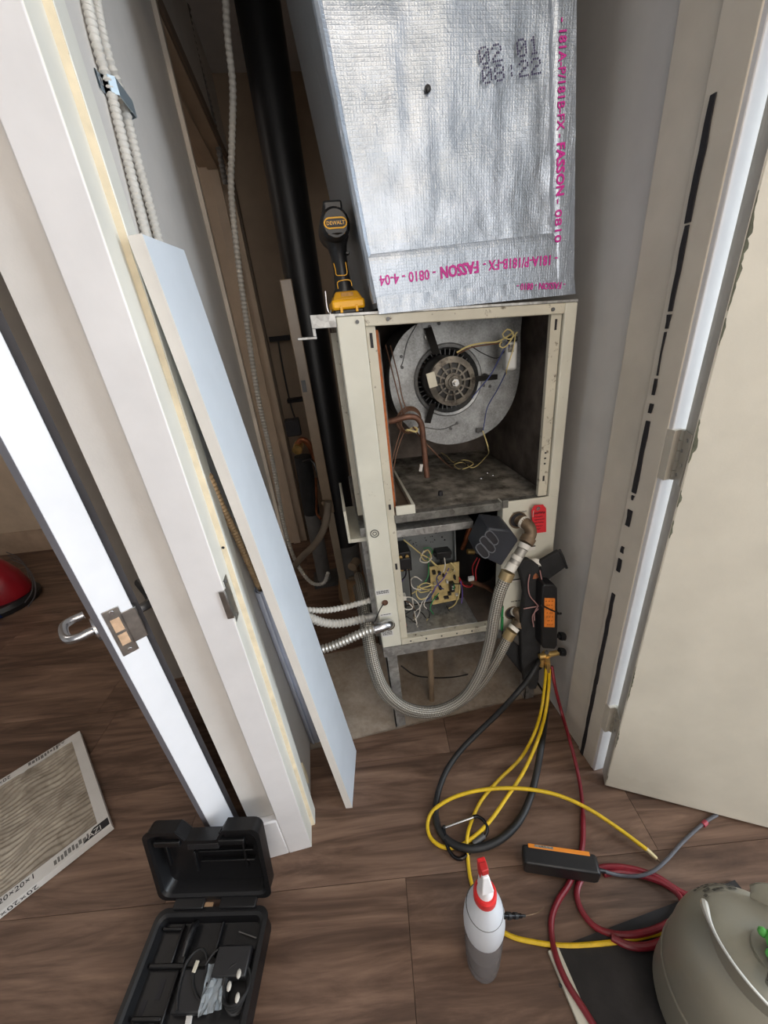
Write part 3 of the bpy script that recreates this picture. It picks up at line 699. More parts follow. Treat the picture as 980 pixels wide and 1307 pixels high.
# loose bits lying on the compartment floor
fz_ = at_z(562, 630, .858); tag(MB().cyl((fz_.x, fz_.y, .853), (fz_.x, fz_.y, .866), .0075, 14, .006).build('rubber_cap', BLK, None, bevel=.001), 'small black rubber cap lying on the dirty compartment floor', 'cap')
for (x_, y_), lab_ in zip(((614, 611), (622, 604), (629, 607)), ('bright metal clip bit on the compartment floor, leftmost of the three', 'bright metal clip bit on the compartment floor, middle of the three', 'bright metal clip bit on the compartment floor, rightmost of the three')):
    q_ = at_z(x_, y_, .856); tag(MB().ell(q_, .0045, .0035, .0035, 8, 6).cyl(q_, q_+Vector((.008, .004, .001)), .0014, 6).build('metal_bit', CHROME, None), lab_, 'bit', 'metal bits on the compartment floor')
WQ = []
# ---- lower compartment: control box with its board, contactor, wiring
CB = 0.06
a, b = fl(506, 692, CB), fl(597, 668, CB)
X0, X1 = SW+.020, b.x
fb('control_box_lid', GALV, ((X0, .018, .395), (X1, .20, .400)), ((X0, .015, .378), (X1, .020, .400)), bevel=.001)
BK = .15
cbp = fb('control_panel', mat('grey_panel', (128, 132, 132), .5, .4, var=.1), ((X0, BK, .03), (X1-.02, BK+.004, .395)), ((X1-.02, BK-.02, .03), (X1-.016, BK+.03, .395)))
hl = MB(FM); random.seed(2)
for i in range(64):
    x = X0+.02+random.random()*(X1-X0-.06); z = .26+random.random()*.12; r_ = random.choice((.0016, .0022, .003)); hl.cyl((x, BK-.001, z), (x, BK+.001, z), r_, 8)
hl.build('knockout_holes', BLK, cbp, stuff=True, flat=True)
fb('control_tray', GALV, ((X0-.01, .02, .022), (X1+.015, BK, .026)), bevel=.001)
# circuit board leaning in front of the panel
A, B, C, D = [fl(x, y, d) for x, y, d in ((548, 724, .115), (586, 717, .115), (586, 765, .10), (552, 772, .10))]
for q, d in zip((A, B, C, D), (.115, .115, .10, .10)): q.y = d
t = Vector((0, .0025, 0))
pcb = MB(FM).hexa([D, C, C+t, D+t, A, B, B+t, A+t]).build('circuit_board', CBOARD, fu)
random.seed(4)
def on_board(u, v): return A.lerp(B, u).lerp(D.lerp(C, u), v)
for nm, col, lst in (('relay', DARK, ((.12, .12, .010, .012), (.30, .16, .008, .010), (.62, .75, .010, .010), (.15, .8, .012, .009))), ('board_chip', BLK, ((.44, .25, .007, .009), (.3, .55, .008, .012), (.82, .35, .006, .014), (.5, .84, .016, .006), (.78, .6, .009, .007))),
                    ('connector', WIREW, ((.12, .45, .006, .016), (.9, .82, .012, .006), (.55, .42, .007, .01))), ('capacitor_can', GALV, ((.22, .34, .006, .006), (.78, .16, .006, .006)))):
    for u, v, sx, sz in lst:
        c = on_board(u, v); MB(FM).box((c.x-sx/2, c.y-.012, c.z-sz/2), (c.x+sx/2, c.y, c.z+sz/2)).build(nm, col, pcb, bevel=.001)
c = on_board(.72, .56); MB(FM).box((c.x-.010, c.y-.018, c.z-.018), (c.x+.006, c.y, c.z+.016)).build('relay', DARK, pcb, bevel=.001)
MB(FM).box((c.x-.004, c.y-.0185, c.z-.008), (c.x+.002, c.y-.017, c.z-.002)).box((c.x-.004, c.y-.0185, c.z+.002), (c.x+.002, c.y-.017, c.z+.008)).build('relay_label', CARD, pcb)
# contactor block at the left and a small transformer
c0 = fl(514, 712, .10)
for pp_ in (((512, 768), (520, 762), (530, 766), (536, 778), (530, 790), (520, 792)), ((516, 785), (526, 779), (538, 782), (544, 790)), ((553, 748), (545, 744), (536, 747), (531, 757), (536, 765), (546, 762)), ((560, 757), (553, 766), (549, 776), (553, 784)), ((511, 757), (516, 766), (524, 770), (529, 779), (527, 790)), ((563, 730), (557, 738), (560, 748), (566, 752)), ((538, 741), (530, 736), (524, 741), (527, 750), (537, 753))): WQ.append(pp_) 
ct = MB(FM).box((c0.x-.020, .075, c0.z-.034), (c0.x+.022, BK, c0.z+.034)).box((c0.x-.016, .062, c0.z-.02), (c0.x+.018, .08, c0.z+.02)).build('contactor', DARK, fu, bevel=.002)
for i in range(4):
    x = c0.x-.011+(i % 2)*.020; z = c0.z+.022-(i//2)*.044; MB(FM).lathe([(.0055, 0), (.0055, -.006), (.001, -.007)], (x, .074, z), (0, 1, 0), 10).build('terminal_screw', BRASS, ct)
c1 = fl(566, 708, .12); MB(FM).box((c1.x-.024, .115, c1.z-.014), (c1.x+.024, BK, c1.z+.012)).box((c1.x-.030, .125, c1.z-.008), (c1.x+.030, BK, c1.z+.004)).box((c1.x-.012, .11, c1.z-.03), (c1.x+.004, .13, c1.z-.014)).build('transformer', DARK, fu, bevel=.002)
c2 = fl(513, 762, .06); MB(FM).box((c2.x-.010, .05, c2.z-.008), (c2.x+.012, .07, c2.z+.008)).build('terminal_strip', WIREW, fu, bevel=.001)
def W(col, r, d, *pp):   # wire through photograph points at one furnace depth list
    pts_ = []
    for i, (x, y) in enumerate(pp):
        dd_ = d[i] if isinstance(d, (list, tuple)) else d+.012*sin(i*2.1+x)
        q = fl(x, y, dd_); q.y = dd_; pts_.append(FM @ q)
    return MB().tube(pts_, r, 6, .008).build('wire', col, fu)
W(WIREY, .0022, .11, (515, 689), (525, 697), (536, 706), (547, 713), (555, 720), (563, 726), (572, 734))
W(WIREY, .0022, .105, (540, 706), (546, 702), (550, 712), (543, 716), (537, 708), (546, 712), (556, 722))
W(WIREW, .002, .10, (541, 703), (538, 709), (536, 716), (545, 718), (551, 712))
W(WIREG, .0020, .105, (546, 712), (547, 725), (546, 736), (540, 746))
W(WIREG, .0016, .13, (540, 700), (548, 699), (552, 705), (546, 709))
W(WIREK, .0024, .075, (510, 722), (510, 745), (513, 760), (518, 772), (516, 781), (512, 783))
W(WIREK, .0024, .07, (521, 722), (523, 740), (525, 761)); W(WIREK, .0024, .075, (513, 722), (518, 728), (517, 736), (513, 740))
W(WIREY, .002, .09, (524, 759), (535, 752), (548, 748), (556, 746)); W(WIREW, .002, .085, (526, 763), (528, 776), (530, 786), (531, 797))
W(WIREP, .002, .085, (573, 725), (566, 738), (557, 748), (552, 756)); W(WIREW, .002, .085, (567, 712), (568, 722), (566, 730))
W(WIREY, .002, .09, (575, 718), (580, 724), (576, 731), (570, 730)); W(WIREG, .0018, .09, (578, 744), (580, 748), (578, 752))
W(WIREY, .002, .095, (587, 745), (586, 758), (580, 772), (572, 777)); W(WIREP, .002, .09, (588, 742), (590, 758), (589, 770))
W(WIRER, .002, .09, (586, 737), (591, 745), (600, 747), (607, 741), (607, 728), (612, 713)); W(WIRER, .002, .09, (586, 741), (593, 748), (602, 748), (604, 740), (603, 724), (609, 712))
W(WIREK, .0018, .085, (570, 774), (577, 783), (590, 786), (603, 782)); W(WIREK, .0018, .09, (577, 745), (595, 746), (608, 750))
W(WIREW, .002, .08, (545, 762), (539, 768), (536, 775), (530, 780)); W(WIREB, .002, .085, (555, 752), (549, 762), (542, 768))
W(WIREY, .002, .08, (552, 752), (540, 752), (533, 748), (536, 756), (548, 754)); W(WIREW, .0018, .08, (550, 755), (545, 762), (541, 772), (546, 778))
W(WIREK, .0018, .07, (541, 772), (548, 782), (545, 792), (533, 796), (522, 789), (513, 783)); W(WIREY, .0018, .065, (546, 790), (540, 796), (531, 794), (529, 788))
W(WIREW, .002, .06, (510, 773), (519, 778), (527, 776), (522, 770)); W(WIREW, .002, .05, (530, 789), (532, 797), (526, 799)); W(WIREW, .0016, .05, (533, 799), (528, 806), (518, 807))
W(WIREP, .0018, .08, (519, 724), (517, 735), (513, 742)); W(WIRER, .002, .11, (504, 693), (508, 697), (511, 704))
for x, y in ((520, 806), (526, 803), (514, 797)):
    c = fl(x, y, .045); MB(FM).cyl((c.x-.008, .045, c.z-.003), (c.x+.009, .04, c.z+.002), .005, 10, .0065).build('wire_nut', mat('red_wire_nut', (222, 66, 52), .45), fu)
for k_, pp_ in enumerate(WQ): W((WIREW, WIREK, WIREY, WIREG, WIREBR, WIREB, WIREW)[k_], .0018, .08, *pp_)
# compressor bay to the right of the control box
bx = fl(615, 750, .24)
MB(FM).lathe([(.001, 0), (.075, 0), (.082, .02), (.082, .20), (.07, .235), (.03, .25), (.001, .252)], (bx.x-.01, .30, .02), (0, 0, 1), 26).build('compressor', mat('black_compressor', (34, 33, 33), .5, .2, var=.2), fu)
fb('bay_floor', mat('rusty_bay_floor', (96, 84, 74), .85, .1, var=.3, scale=10), ((X1+.015, .02, .014), (FWD-.012, FDP-.01, .02)))
MB().tube(P((590, 700, 'y', 1.10), (594, 690, 'y', 1.08), (597, 680, 'y', 1.07), (601, 670, 'y', 1.07)), .008, 10, .01).build('copper_pipe', COPPER, fu)
q = at_y(600, 704, 1.05); MB().cyl(q-Vector((.010, 0, -.002)), q+Vector((.014, 0, -.004)), .009, 8).build('brass_fitting', BRASS, fu)
MB().tube(P((600, 741, 'y', .97), (612, 746, 'y', .975), (622, 750, 'y', .98), (633, 757, 'y', 1.0)), .008, 10, .01).build('copper_pipe', mat('dull_copper', (104, 72, 54), .5, .4, var=.3), fu)
q = at_y(601, 738, .96); MB().box(q-Vector((.009, .004, .008)), q+Vector((.009, .004, .006))).build('paper_flag', CARD, fu)
# panel with the water ports
PX0 = fl(639, 700, 0).x; PX1 = FWD-.005
pn = fb('port_panel', CAB, ((PX0, -.003, .0), (PX1, .004, .455)), ((PX0, -.003, .0), (PX0+.004, .03, .455)), bevel=.002)
fb('corner_tab', GALVD, ((PX0, -.004, .438), (PX0+.016, .0, .462)), parent=pn)
rot = radians(2)
def ptext(px, py, s, sz):
    c = FM @ (fl(px, py, 0)+Vector((0, -.0042, 0))); c.y -= .0; text('port_lettering', s, sz, frame(c, FX, FZ), INK, pn, .0003, 'CENTER')
ptext(662, 654, 'WATER OUT', .0072); ptext(657, 767, 'WATER IN', .0066)
def prect(px, py, w_, h_, mt, top=True):
    c = fl(px, py, 0); MB(FM).box((c.x-w_/2, -.0042, c.z-h_/2), (c.x+w_/2, -.003, c.z+h_/2)).build('printed_label', mt, pn)
    if top: MB(FM).box((c.x-w_/2, -.0048, c.z+h_/2-.003), (c.x+w_/2, -.004, c.z+h_/2+.0005)).build('label_bar', INK, pn)
prect(676, 699, .030, .015, mat('label_paper', (222, 216, 206), .6)); prect(657, 740, .034, .010, mat('label_paper', (222, 216, 206), .6))
WT = mat('white_thread_tape', (226, 222, 212), .5, var=.1)
def port(px, py, rad=.022):
    c = fl(px, py, 0); MB(FM).lathe([(rad, -.004), (rad+.004, -.006), (rad+.004, -.003), (rad, -.003)], (c.x, 0, c.z), (0, 1, 0), 26, caps=False).build('port_rim', TARN, pn)
    MB(FM).lathe([(.0005, 0), (rad, 0)], (c.x, -.0036, c.z), (0, 1, 0), 26, caps=False).build('port_hole', BLK, pn); return FM @ Vector((c.x, 0, c.z))
p1 = port(660, 663); p2 = port(653, 781, .021)
FR = Matrix.Identity(3)
def fitting(rows, r, name='pipe_elbow', m_=None, step=.006): return MB().tube(rows, r, 16, step).build(name, m_ or TARN, pn)
e1 = [p1+Vector((0, .01, 0)), at_y(664, 664, .885), at_y(669, 667, .866), at_y(675, 672, .852), at_y(677, 681, .845), at_y(672, 691, .838)]
fitting(e1, .0165)
def band(a_, b_, r, m_, name): return MB().cyl(a_, b_, r, 18).build(name, m_, pn)
band(at_y(667, 666, .872), at_y(670, 668, .864), .0178, WT, 'tape_band')
band(at_y(675, 686, .842), at_y(671, 693, .836), .0205, TARN, 'elbow_rim')
band(at_y(670, 694, .836), at_y(667, 700, .832), .0165, WT, 'tape_band')
band(at_y(667, 700, .832), at_y(653, 724, .822), .0145, galv('taped_nipple', (120, 116, 108), (206, 202, 194), .5, .5), 'pipe_nipple')
band(at_y(661, 709, .828), at_y(658, 714, .826), .0155, WT, 'tape_band')
band(at_y(655, 719, .823), at_y(650, 728, .819), .0150, WT, 'tape_band')
band(at_y(648.5, 730, .818), at_y(644, 740, .814), .0195, mat('hose_ferrule', (168, 148, 110), .45, .6, var=.1), 'hose_ferrule')
e2 = [p2+Vector((0, .01, 0)), at_y(657, 780, .885), at_y(661, 782, .868), at_y(664, 789, .860), at_y(661, 797, .855)]
fitting(e2, .0155)
band(at_y(657, 780, .884), at_y(659, 781, .876), .0165, WT, 'tape_band')
band(at_y(662, 793, .857), at_y(659, 799, .853), .0190, TARN, 'elbow_rim')
band(at_y(657, 800, .852), at_y(654, 804, .849), .0165, WT, 'tape_band')
band(at_y(653, 805, .849), at_y(647, 815, .845), .0180, mat('hose_ferrule', (168, 148, 110), .45, .6, var=.1), 'hose_ferrule')
nip = [at_y(682, 718, .90), at_y(681, 722, .87), at_y(680, 727, .852), at_y(681, 736, .846)]
np_ = MB().tube(nip, .015, 14, .006).build('drain_nipple', COPPER, pn); 
band(at_y(684, 716, .862), at_y(683, 722, .852), .0165, WT, 'tape_band')

# ---- metal stand under the cabinet
S = thing('metal_stand', 'galvanized angle iron stand under the furnace cabinet', 'stand', (FM @ Vector((.27, .2, -.39))))
zt = -.002
MB(FM).box((.0, .004, zt-.042), (FWD, .008, zt)).box((.0, .004, zt-.004), (FWD, .045, zt)).build('front_rail', GALV, S)
MB(FM).box((.0, FDP-.04, zt-.042), (FWD, FDP-.036, zt)).box((.0, .01, zt-.042), (.004, FDP-.04, zt)).box((FWD-.004, .01, zt-.042), (FWD, FDP-.04, zt)).build('rear_rails', GALVD, S)
def leg(x, y, m_): 
    t_ = FM @ Vector((x, y, zt-.01)); b_ = Vector((t_.x+.004, t_.y, .002)); 
    q = MB()
    for dx0, dx1, dy0, dy1 in ((0, .036, 0, .004), (0, .004, 0, .036)):
        q.hexa([b_+Vector((dx0, dy0, 0)), b_+Vector((dx1, dy0, 0)), b_+Vector((dx1, dy1, 0)), b_+Vector((dx0, dy1, 0)), t_+Vector((dx0, dy0, 0)), t_+Vector((dx1, dy0, 0)), t_+Vector((dx1, dy1, 0)), t_+Vector((dx0, dy1, 0))])
    q.build('leg', m_, S)
leg(.006, .012, GALV); leg(FWD-.05, .012, GALV); leg(.006, FDP-.08, GALVD); leg(FWD-.05, FDP-.08, GALVD)

# ---- pipe riser standing on the concrete under the cabinet
tag(MB().cyl(at_z(551, 893, .0), at_z(551, 893, .0)+Vector((.008, 0, .375)), .011, 12).build('drain_pipe', TANPVC), 'tan drain pipe rising from the concrete under the furnace', 'pipe')
tag(MB().tube(P((512, 850, 'y', .95), (530, 862, 'y', .98), (552, 865, 'y', 1.0), (580, 864, 'y', 1.03), (600, 860, 'y', 1.08)), .0025, 8, .01).build('black_wire', WIREK), 'thin black wire sagging under the furnace cabinet', 'wire')

# ================================================================== DUCT
DX0, DX1, DZ0, DZ1, DY0, DY1 = .160, .606, 1.336, 2.30, .905, 1.30
def dsh(z): return -.115*(z-DZ0)
du = thing('foil_duct', 'silver foil-faced square supply duct standing on top of the furnace', 'duct', (.38, 1.1, DZ0))
def dpt(u, z, y): return Vector((DX0+(DX1-DX0)*u+dsh(z), y, z))
NXd, NZd = 44, 90
g = MB(); random.seed(9)
for j in range(NZd+1):
    for i in range(NXd+1):
        u = i/NXd; z = DZ0+(DZ1-DZ0)*j/NZd; p = dpt(u, z, DY0)
        edge = min(1, min(u, 1-u)*9)
        wr = .0035*noise.noise(Vector((p.x*14, z*9, 1)))+.0022*noise.noise(Vector((p.x*38, z*22, 5)))
        lip = .006*math.exp(-((z-DZ0)/.02)**2)
        p.y += wr*edge + (0.004 if u > .885 else 0)*-1*.4 - lip*.5 - (.0015 if z < DZ0+.12 else 0)
        if u in (0, 1): p.x += .0025*noise.noise(Vector((z*16, u, 2)))
        g.v.append(p)
for j in range(NZd):
    for i in range(NXd): q = j*(NXd+1)+i; g.f.append([q, q+1, q+NXd+2, q+NXd+1])
g.build('front_face', FOIL, du, ang=80)
q = MB(); k = .004
q.hexa([dpt(0, DZ0, DY0+k), dpt(1, DZ0, DY0+k), dpt(1, DZ0, DY1), dpt(0, DZ0, DY1), dpt(0, DZ1, DY0+k), dpt(1, DZ1, DY0+k), dpt(1, DZ1, DY1), dpt(0, DZ1, DY1)])
q.build('duct_body', foilside(), du)
cr = MB()
cr.tube([dpt(0, DZ0+.01+(DZ1-DZ0-.02)*i/30, DY0+.003)+Vector((.0015*noise.noise(Vector((i*1.7, 0, 0))), .0015*noise.noise(Vector((i*2.3, 4, 0))), 0)) for i in range(31)], .0085, 8, .02)
cr.build('rounded_corner', FOIL, du)
cr = MB().tube([dpt(1, DZ0+.01+(DZ1-DZ0-.02)*i/30, DY0+.002)+Vector((.002*noise.noise(Vector((i*1.7, 0, 3))), 0, 0)) for i in range(31)], .006, 8, .02).build('rounded_corner', FOIL, du)
# foil tape: strip across the bottom, strip down the right edge, skirt on the rail
def ribbon(name, fn, n, m, mtl):
    q = MB()
    for j in range(m+1):
        for i in range(n+1): q.v.append(fn(i/n, j/m))
    for j in range(m):
        for i in range(n): s_ = j*(n+1)+i; q.f.append([s_, s_+1, s_+n+2, s_+n+1])
    return q.build(name, mtl, du, ang=80)
def crinkle(x, z, s): return .0012*noise.noise(Vector((x*60, z*60, s)))+.0016*noise.noise(Vector((x*22, z*26, s+3)))
ribbon('foil_tape', lambda u, v: dpt(u*.99, DZ0+.008+.088*v+.012*u*v, DY0-.0075*min(1, (1-v)*5+.45))+Vector((0, crinkle(u*.45, v*.1, 2)*.35, 0)), 60, 12, FOIL)
ribbon('foil_tape', lambda u, v: dpt(.885+.118*u, DZ0+.02+v*(DZ1-DZ0-.03), DY0-.0085*min(1, u*4)+.002*(1 if u < .01 else 0))+Vector((0, crinkle(u*.06, v*.9, 7)*.35, 0)), 10, 110, FOIL)
ribbon('foil_skirt', lambda u, v: dpt(u*1.0, DZ0-.012+.032*v, DY0-.0145+.004*v)+Vector((.004*(1-v)*(u-.5), crinkle(u*.5, v*.03, 9), 0)), 60, 6, FOIL)
hole = at_y(546, 113, DY0-.006); MB().lathe([(.0005, 0), (.006, 0)], hole, (0, -1, 0), 14, caps=False).build('puncture', INK, du); MB().ell(hole+Vector((0, -.003, -.002)), .003, .003, .004, 8, 6).build('screw', GREYD, du)
fa_ = DY0-.0088
def baseline(px0, py0, px1, py1, y=fa_): return at_y(px0, py0, y), at_y(px1, py1, y)
def duct_text(s, start, end, flip=True, ydepth=fa_, hpx=1.0):
    A, B = at_y(*start, ydepth), at_y(*end, ydepth); d = (B-A); L = d.length
    cu = bpy.data.curves.new('t', 'FONT'); cu.body = s; cu.size = 1; ob = bpy.data.objects.new('t', cu)
    me = bpy.data.meshes.new_from_object(ob); wdt = max(v.co.x for v in me.vertices); bpy.data.meshes.remove(me); bpy.data.objects.remove(ob); bpy.data.curves.remove(cu)
    upv = Vector((0, -1, 0)).cross(d.normalized())
    return A, d, upv, L, wdt
def put(s, start, end, size, mt, ydepth=fa_, bold=.016):
    A, d, upv, L, wdt = duct_text(s, start, end, ydepth=ydepth)
    return text('printed_lettering', s, size, frame(A, d, upv), mt, du, .0002, 'LEFT', L/(wdt*size), bold)
# upside-down line along the bottom strip (reads from the right), with a bolder word
put('- 181A-P/181B-FX -', (712, 325), (617, 333), .026, PINK); put('FASSON', (611, 333), (562, 341), .030, PINK, bold=.036); put('- 0810 - 4-04', (556, 343), (484, 352), .026, PINK)
put('- FASSON - 0810 -', (722, 360), (660, 362), .018, PINK, DY0-.0140)
put('- 181A-P/181B-FX -', (714, 22), (711, 176), .021, PINK, DY0-.0098); put('FASSON', (711, 182), (710, 250), .024, PINK, DY0-.0098, .034); put('- 0810', (709, 254), (708, 310), .021, PINK, DY0-.0098)
FONT5 = {'0': ('01110', '10001', '10011', '10101', '11001', '10001', '01110'), '2': ('01110', '10001', '00001', '00110', '01000', '10000', '11111'), '1': ('00100', '01100', '00100', '00100', '00100', '00100', '01110'),
         '8': ('01110', '10001', '10001', '01110', '10001', '10001', '01110'), ':': ('00000', '00100', '00100', '00000', '00100', '00100', '00000'), ' ': ('00000',)*7}
def dots(s, start, end, hpx, hpy, y):
    A, B, Hh = at_y(*start, y), at_y(*end, y), at_y(hpx, hpy, y); ux = (B-A)/(len(s)*6-1); uy = (Hh-A)/7
    for ci, ch in enumerate(s):
        q = MB()
        for r_ in range(7):
            for c_ in range(5):
                if FONT5[ch][r_][c_] == '1':
                    o_ = A+ux*(ci*6+c_)+uy*(6.5-r_); q.prism([o_+Vector((.0017*cos(t), 0, .0017*sin(t))) for t in [2*pi*i/7 for i in range(7)]], (0, -.0003, 0))
        if q.v: q.build('printed_digit', BLUEINK, du, flat=True, stuff=True)
dots('02 01', (614, 84), (690, 68), 611, 60, DY0-.0075); dots('08:22', (617, 108), (692, 94), 615, 86, DY0-.0075)

# ================================================================== DRILL standing on the cabinet
DY = .965; base = at_y(444, 388, DY); bz = (FM @ Vector((.06, .07, FHT+.006))).z
dr = thing('cordless_drill', 'black and yellow cordless drill standing on its battery beside the foil duct', 'drill', (base.x, DY, bz))
sc_ = .2/ .2
def D(lo, hi): return (base.x+lo[0], DY+lo[1], bz+lo[2]), (base.x+hi[0], DY+hi[1], bz+hi[2])
MB().box(*D((-.034, -.01, .001), (.034, .085, .012))).build('battery_base', DARK, dr, bevel=.004)
MB().box(*D((-.0365, -.015, .010), (.0365, .085, .030))).build('battery', YEL, dr, bevel=.005)
bt = MB(); bt.hexa([Vector(D(p, p)[0]) for p in ((-.033, -.012, .029), (.033, -.012, .029), (.033, .08, .029), (-.033, .08, .029), (-.024, .0, .046), (.024, .0, .046), (.024, .075, .046), (-.024, .075, .046))])
bt.build('battery_top', mat('dark_yellow_plastic', (206, 150, 24), .45, var=.08), dr, bevel=.003)
for x in (-.017, .017): MB().box(*D((x-.003, -.0165, .004), (x+.003, -.012, .018))).build('battery_clip', YEL, dr, bevel=.001)
MB().box(*D((-.013, -.0075, .032), (.013, .0, .043))).build('label_patch', mat('drill_label', (170, 120, 30), .5, var=.3, scale=90), dr)
hd = MB()
secs = ((.040, .030, .032, .045), (.055, .020, .028, .04), (.09, .0165, .024, .035), (.115, .0175, .024, .032), (.135, .022, .03, .03), (.148, .028, .05, .03))
ring = []
for z, rx, ry, yc in secs: ring.append([Vector((base.x-.006*(z-.04)/.11+rx*cos(t), DY+yc+ry*sin(t), bz+z)) for t in [2*pi*i/16 for i in range(16)]])
for r_ in ring: hd.v += r_
for k in range(len(ring)-1):
    for i in range(16): hd.f.append([k*16+i, k*16+(i+1) % 16, (k+1)*16+(i+1) % 16, (k+1)*16+i])
hd.f += [list(range(16))[::-1], list(range((len(ring)-1)*16, len(ring)*16))]
hd.build('handle', DARK, dr)
hc = Vector((base.x-.007, DY, bz+.165))
MB().lathe([(.002, -.016), (.024, -.015), (.0295, -.008), (.031, .0), (.031, .08), (.022, .11), (.016, .15), (.004, .152)], hc, (0, 1, 0), 24).build('motor_housing', DARK, dr)
MB().box(hc+Vector((-.019, -.006, .022)), hc+Vector((.019, .07, .040))).build('top_rail', DARK, dr, bevel=.004)
def yr(w_, h_, zc_, y_, m_): 
    o_ = [Vector((w_*cos(t) if abs(cos(t)) < .72 else w_*math.copysign(.72+.28*(abs(cos(t))-.72)/.28, cos(t)), 0, h_*max(-.75, min(.75, sin(t)))/.75)) for t in [2*pi*i/28 for i in range(28)]]
    MB().tube([hc+Vector((0, y_, zc_))+p for p in o_], .0016, 6, .004, closed=True).build('yellow_ring', m_, dr)
yr(.0225, .0085, 0, -.0155, YEL)
MB().box(hc+Vector((-.0195, -.017, -.0055)), hc+Vector((.0195, -.0145, .0055))).build('badge_plate', DARK, dr, bevel=.0008)
text('badge_lettering', 'DEWALT', .0088, frame(hc+Vector((0, -.0175, -.003)), (1, 0, 0), (0, 0, 1)), YEL, dr, .0004, 'CENTER', 1.05)
for z in (.017, -.017): MB().tube([hc+Vector((x, -.0125, z+(-.0015 if z > 0 else .0015)*(1-(x/.017)**2)*2)) for x in (-.017, -.009, 0, .009, .017)], .0026, 6, .004).build('yellow_vent', mat('dark_yellow_plastic', (206, 150, 24), .45), dr)
for rows in (((-.017, .10), (-.0155, .088), (-.015, .078), (-.008, .0765), (.005, .0765), (.008, .079), (.0085, .10)), ((-.0165, .052), (-.0155, .064), (-.008, .0665), (.010, .0665), (.0135, .064), (.0145, .055))):
    MB().tube([Vector((base.x+x-.004*(z-.04)/.11, DY+.0025+(.0105 if z > .07 else .008)-.009+abs(x)*.18, bz+z)) for x, z in rows], .0009, 6, .003).build('yellow_trim', YEL, dr)
MB().box(hc+Vector((.016, .0, -.052)), hc+Vector((.023, .02, -.047))).build('trigger_button', DARK, dr, bevel=.001)
MB().tube([Vector((base.x-.038, DY+.01, bz+.012)), Vector((base.x-.042, DY+.008, bz+.005)), Vector((base.x-.046, DY+.008, bz+.015)), Vector((base.x-.045, DY+.012, bz+.05))], .0016, 6, .004).build('belt_hook', CHROME, dr)
# ================================================================== HOSES, TAGS AND PIPES AROUND THE CABINET
tag(MB().tube(P((646, 736, 'y', .815), (638, 755, 'y', .81), (631, 785, 'y', .81), (625, 820, 'y', .815), (611, 862, 'y', .82), (588, 893, 'y', .835), (555, 907, 'y', .85), (520, 903, 'y', .86), (493, 882, 'y', .875), (479, 850, 'y', .90), (472, 815, 'y', .94), (468, 785, 'y', .99), (464, 765, 'y', 1.06), (460, 745, 'y', 1.15), (457, 735, 'y', 1.28)), .0165, 18, .008).build('braided_hose', BRAID),
    'steel-braided water hose looping from the upper brass elbow, in front', 'hose', 'braided water hoses')
tag(MB().tube(P((648, 814, 'y', .845), (641, 828, 'y', .838), (630, 848, 'y', .842), (613, 873, 'y', .857), (592, 893, 'y', .870), (560, 909, 'y', .884), (522, 908, 'y', .898), (490, 886, 'y', .918), (475, 852, 'y', .945), (468, 815, 'y', .985), (463, 785, 'y', 1.05), (459, 765, 'y', 1.16), (455, 750, 'y', 1.30)), .0155, 18, .008).build('braided_hose', BRAID),
    'steel-braided water hose running from the lower brass elbow, behind the other', 'hose', 'braided water hoses')
# black ribbed actuator cover by the upper elbow
Bk = thing('actuator_cover', 'black plastic box with ribbed slots beside the upper brass elbow', 'cover', at_y(633, 700, .83))
c = [at_y(x, y, .795) for x, y in ((623, 674), (611, 706), (640, 722), (660, 684))]
o_ = Vector((.030, .075, .012))
face = [at_y(623, 674, .80), at_y(607, 707, .805), at_y(640, 723, .80), at_y(662, 690, .79), at_y(652, 677, .795)]
MB().prism([p for p in face], (.006, .075, .006)).build('box', mat('blue_black_plastic', (42, 45, 52), .45, var=.15), Bk, bevel=.005)
def slotp(x0, y0, x1, y1):
    a_, b_ = at_y(x0, y0, .797), at_y(x1, y1, .797); d_ = (b_-a_); s_ = Vector((-d_.z, 0, d_.x)).normalized()*.0075
    pts_ = [a_-s_, b_-s_, b_+d_.normalized()*.005, b_+s_, a_+s_, a_-d_.normalized()*.003]
    MB().tube(pts_, .0016, 6, .004, closed=True).build('slot_rim', mat('slot_grey', (96, 98, 102), .5), Bk)
    MB().prism([p+Vector((0, .0008, 0)) for p in pts_], (0, .003, 0)).build('slot', BLK, Bk)
slotp(622, 680, 633, 693); slotp(615, 687, 629, 703); slotp(610, 696, 621, 710)
# red tag
tg = thing('red_tag', 'red handwritten card tag hanging by the upper water port', 'tag', at_y(687, 660, .868))
pts_ = [at_y(x, y, .868) for x, y in ((678, 652), (682, 645), (693, 644), (697, 649), (697, 679), (681, 681))]
MB().prism(pts_, (0, .0008, 0)).build('card', REDT, tg)
q = at_y(686.5, 649, .867); MB().lathe([(.0025, 0), (.0025, .0015), (.0055, .0015), (.0055, 0)], q, (0, -1, 0), 16, caps=False).build('grommet', CHROME, tg)
random.seed(21)
for i, (y_, wd, hh_) in enumerate(((656, 14, 2.2), (660.5, 11, 1), (664, 13, 1), (668, 12, 1), (672, 11, .9), (676, 8, .9))):
    q = MB(); x_ = 681.5
    while x_ < 681.5+wd:
        k_ = 1+random.random()*1.6; p0 = at_y(x_, y_-(x_-681)*.12+random.uniform(-.5, .5), .8672); p1 = at_y(min(x_+k_, 681.5+wd), y_-(x_-681)*.12-hh_*.6+random.uniform(-.5, .5), .8672); s_ = Vector((0, 0, .0012*hh_))
        q.prism([p0-s_, p1-s_, p1+s_, p0+s_], (0, -.0003, 0)); x_ += k_+.3
    q.build('handwriting', mat('dark_red_ink', (110, 16, 26), .6), tg, flat=True)
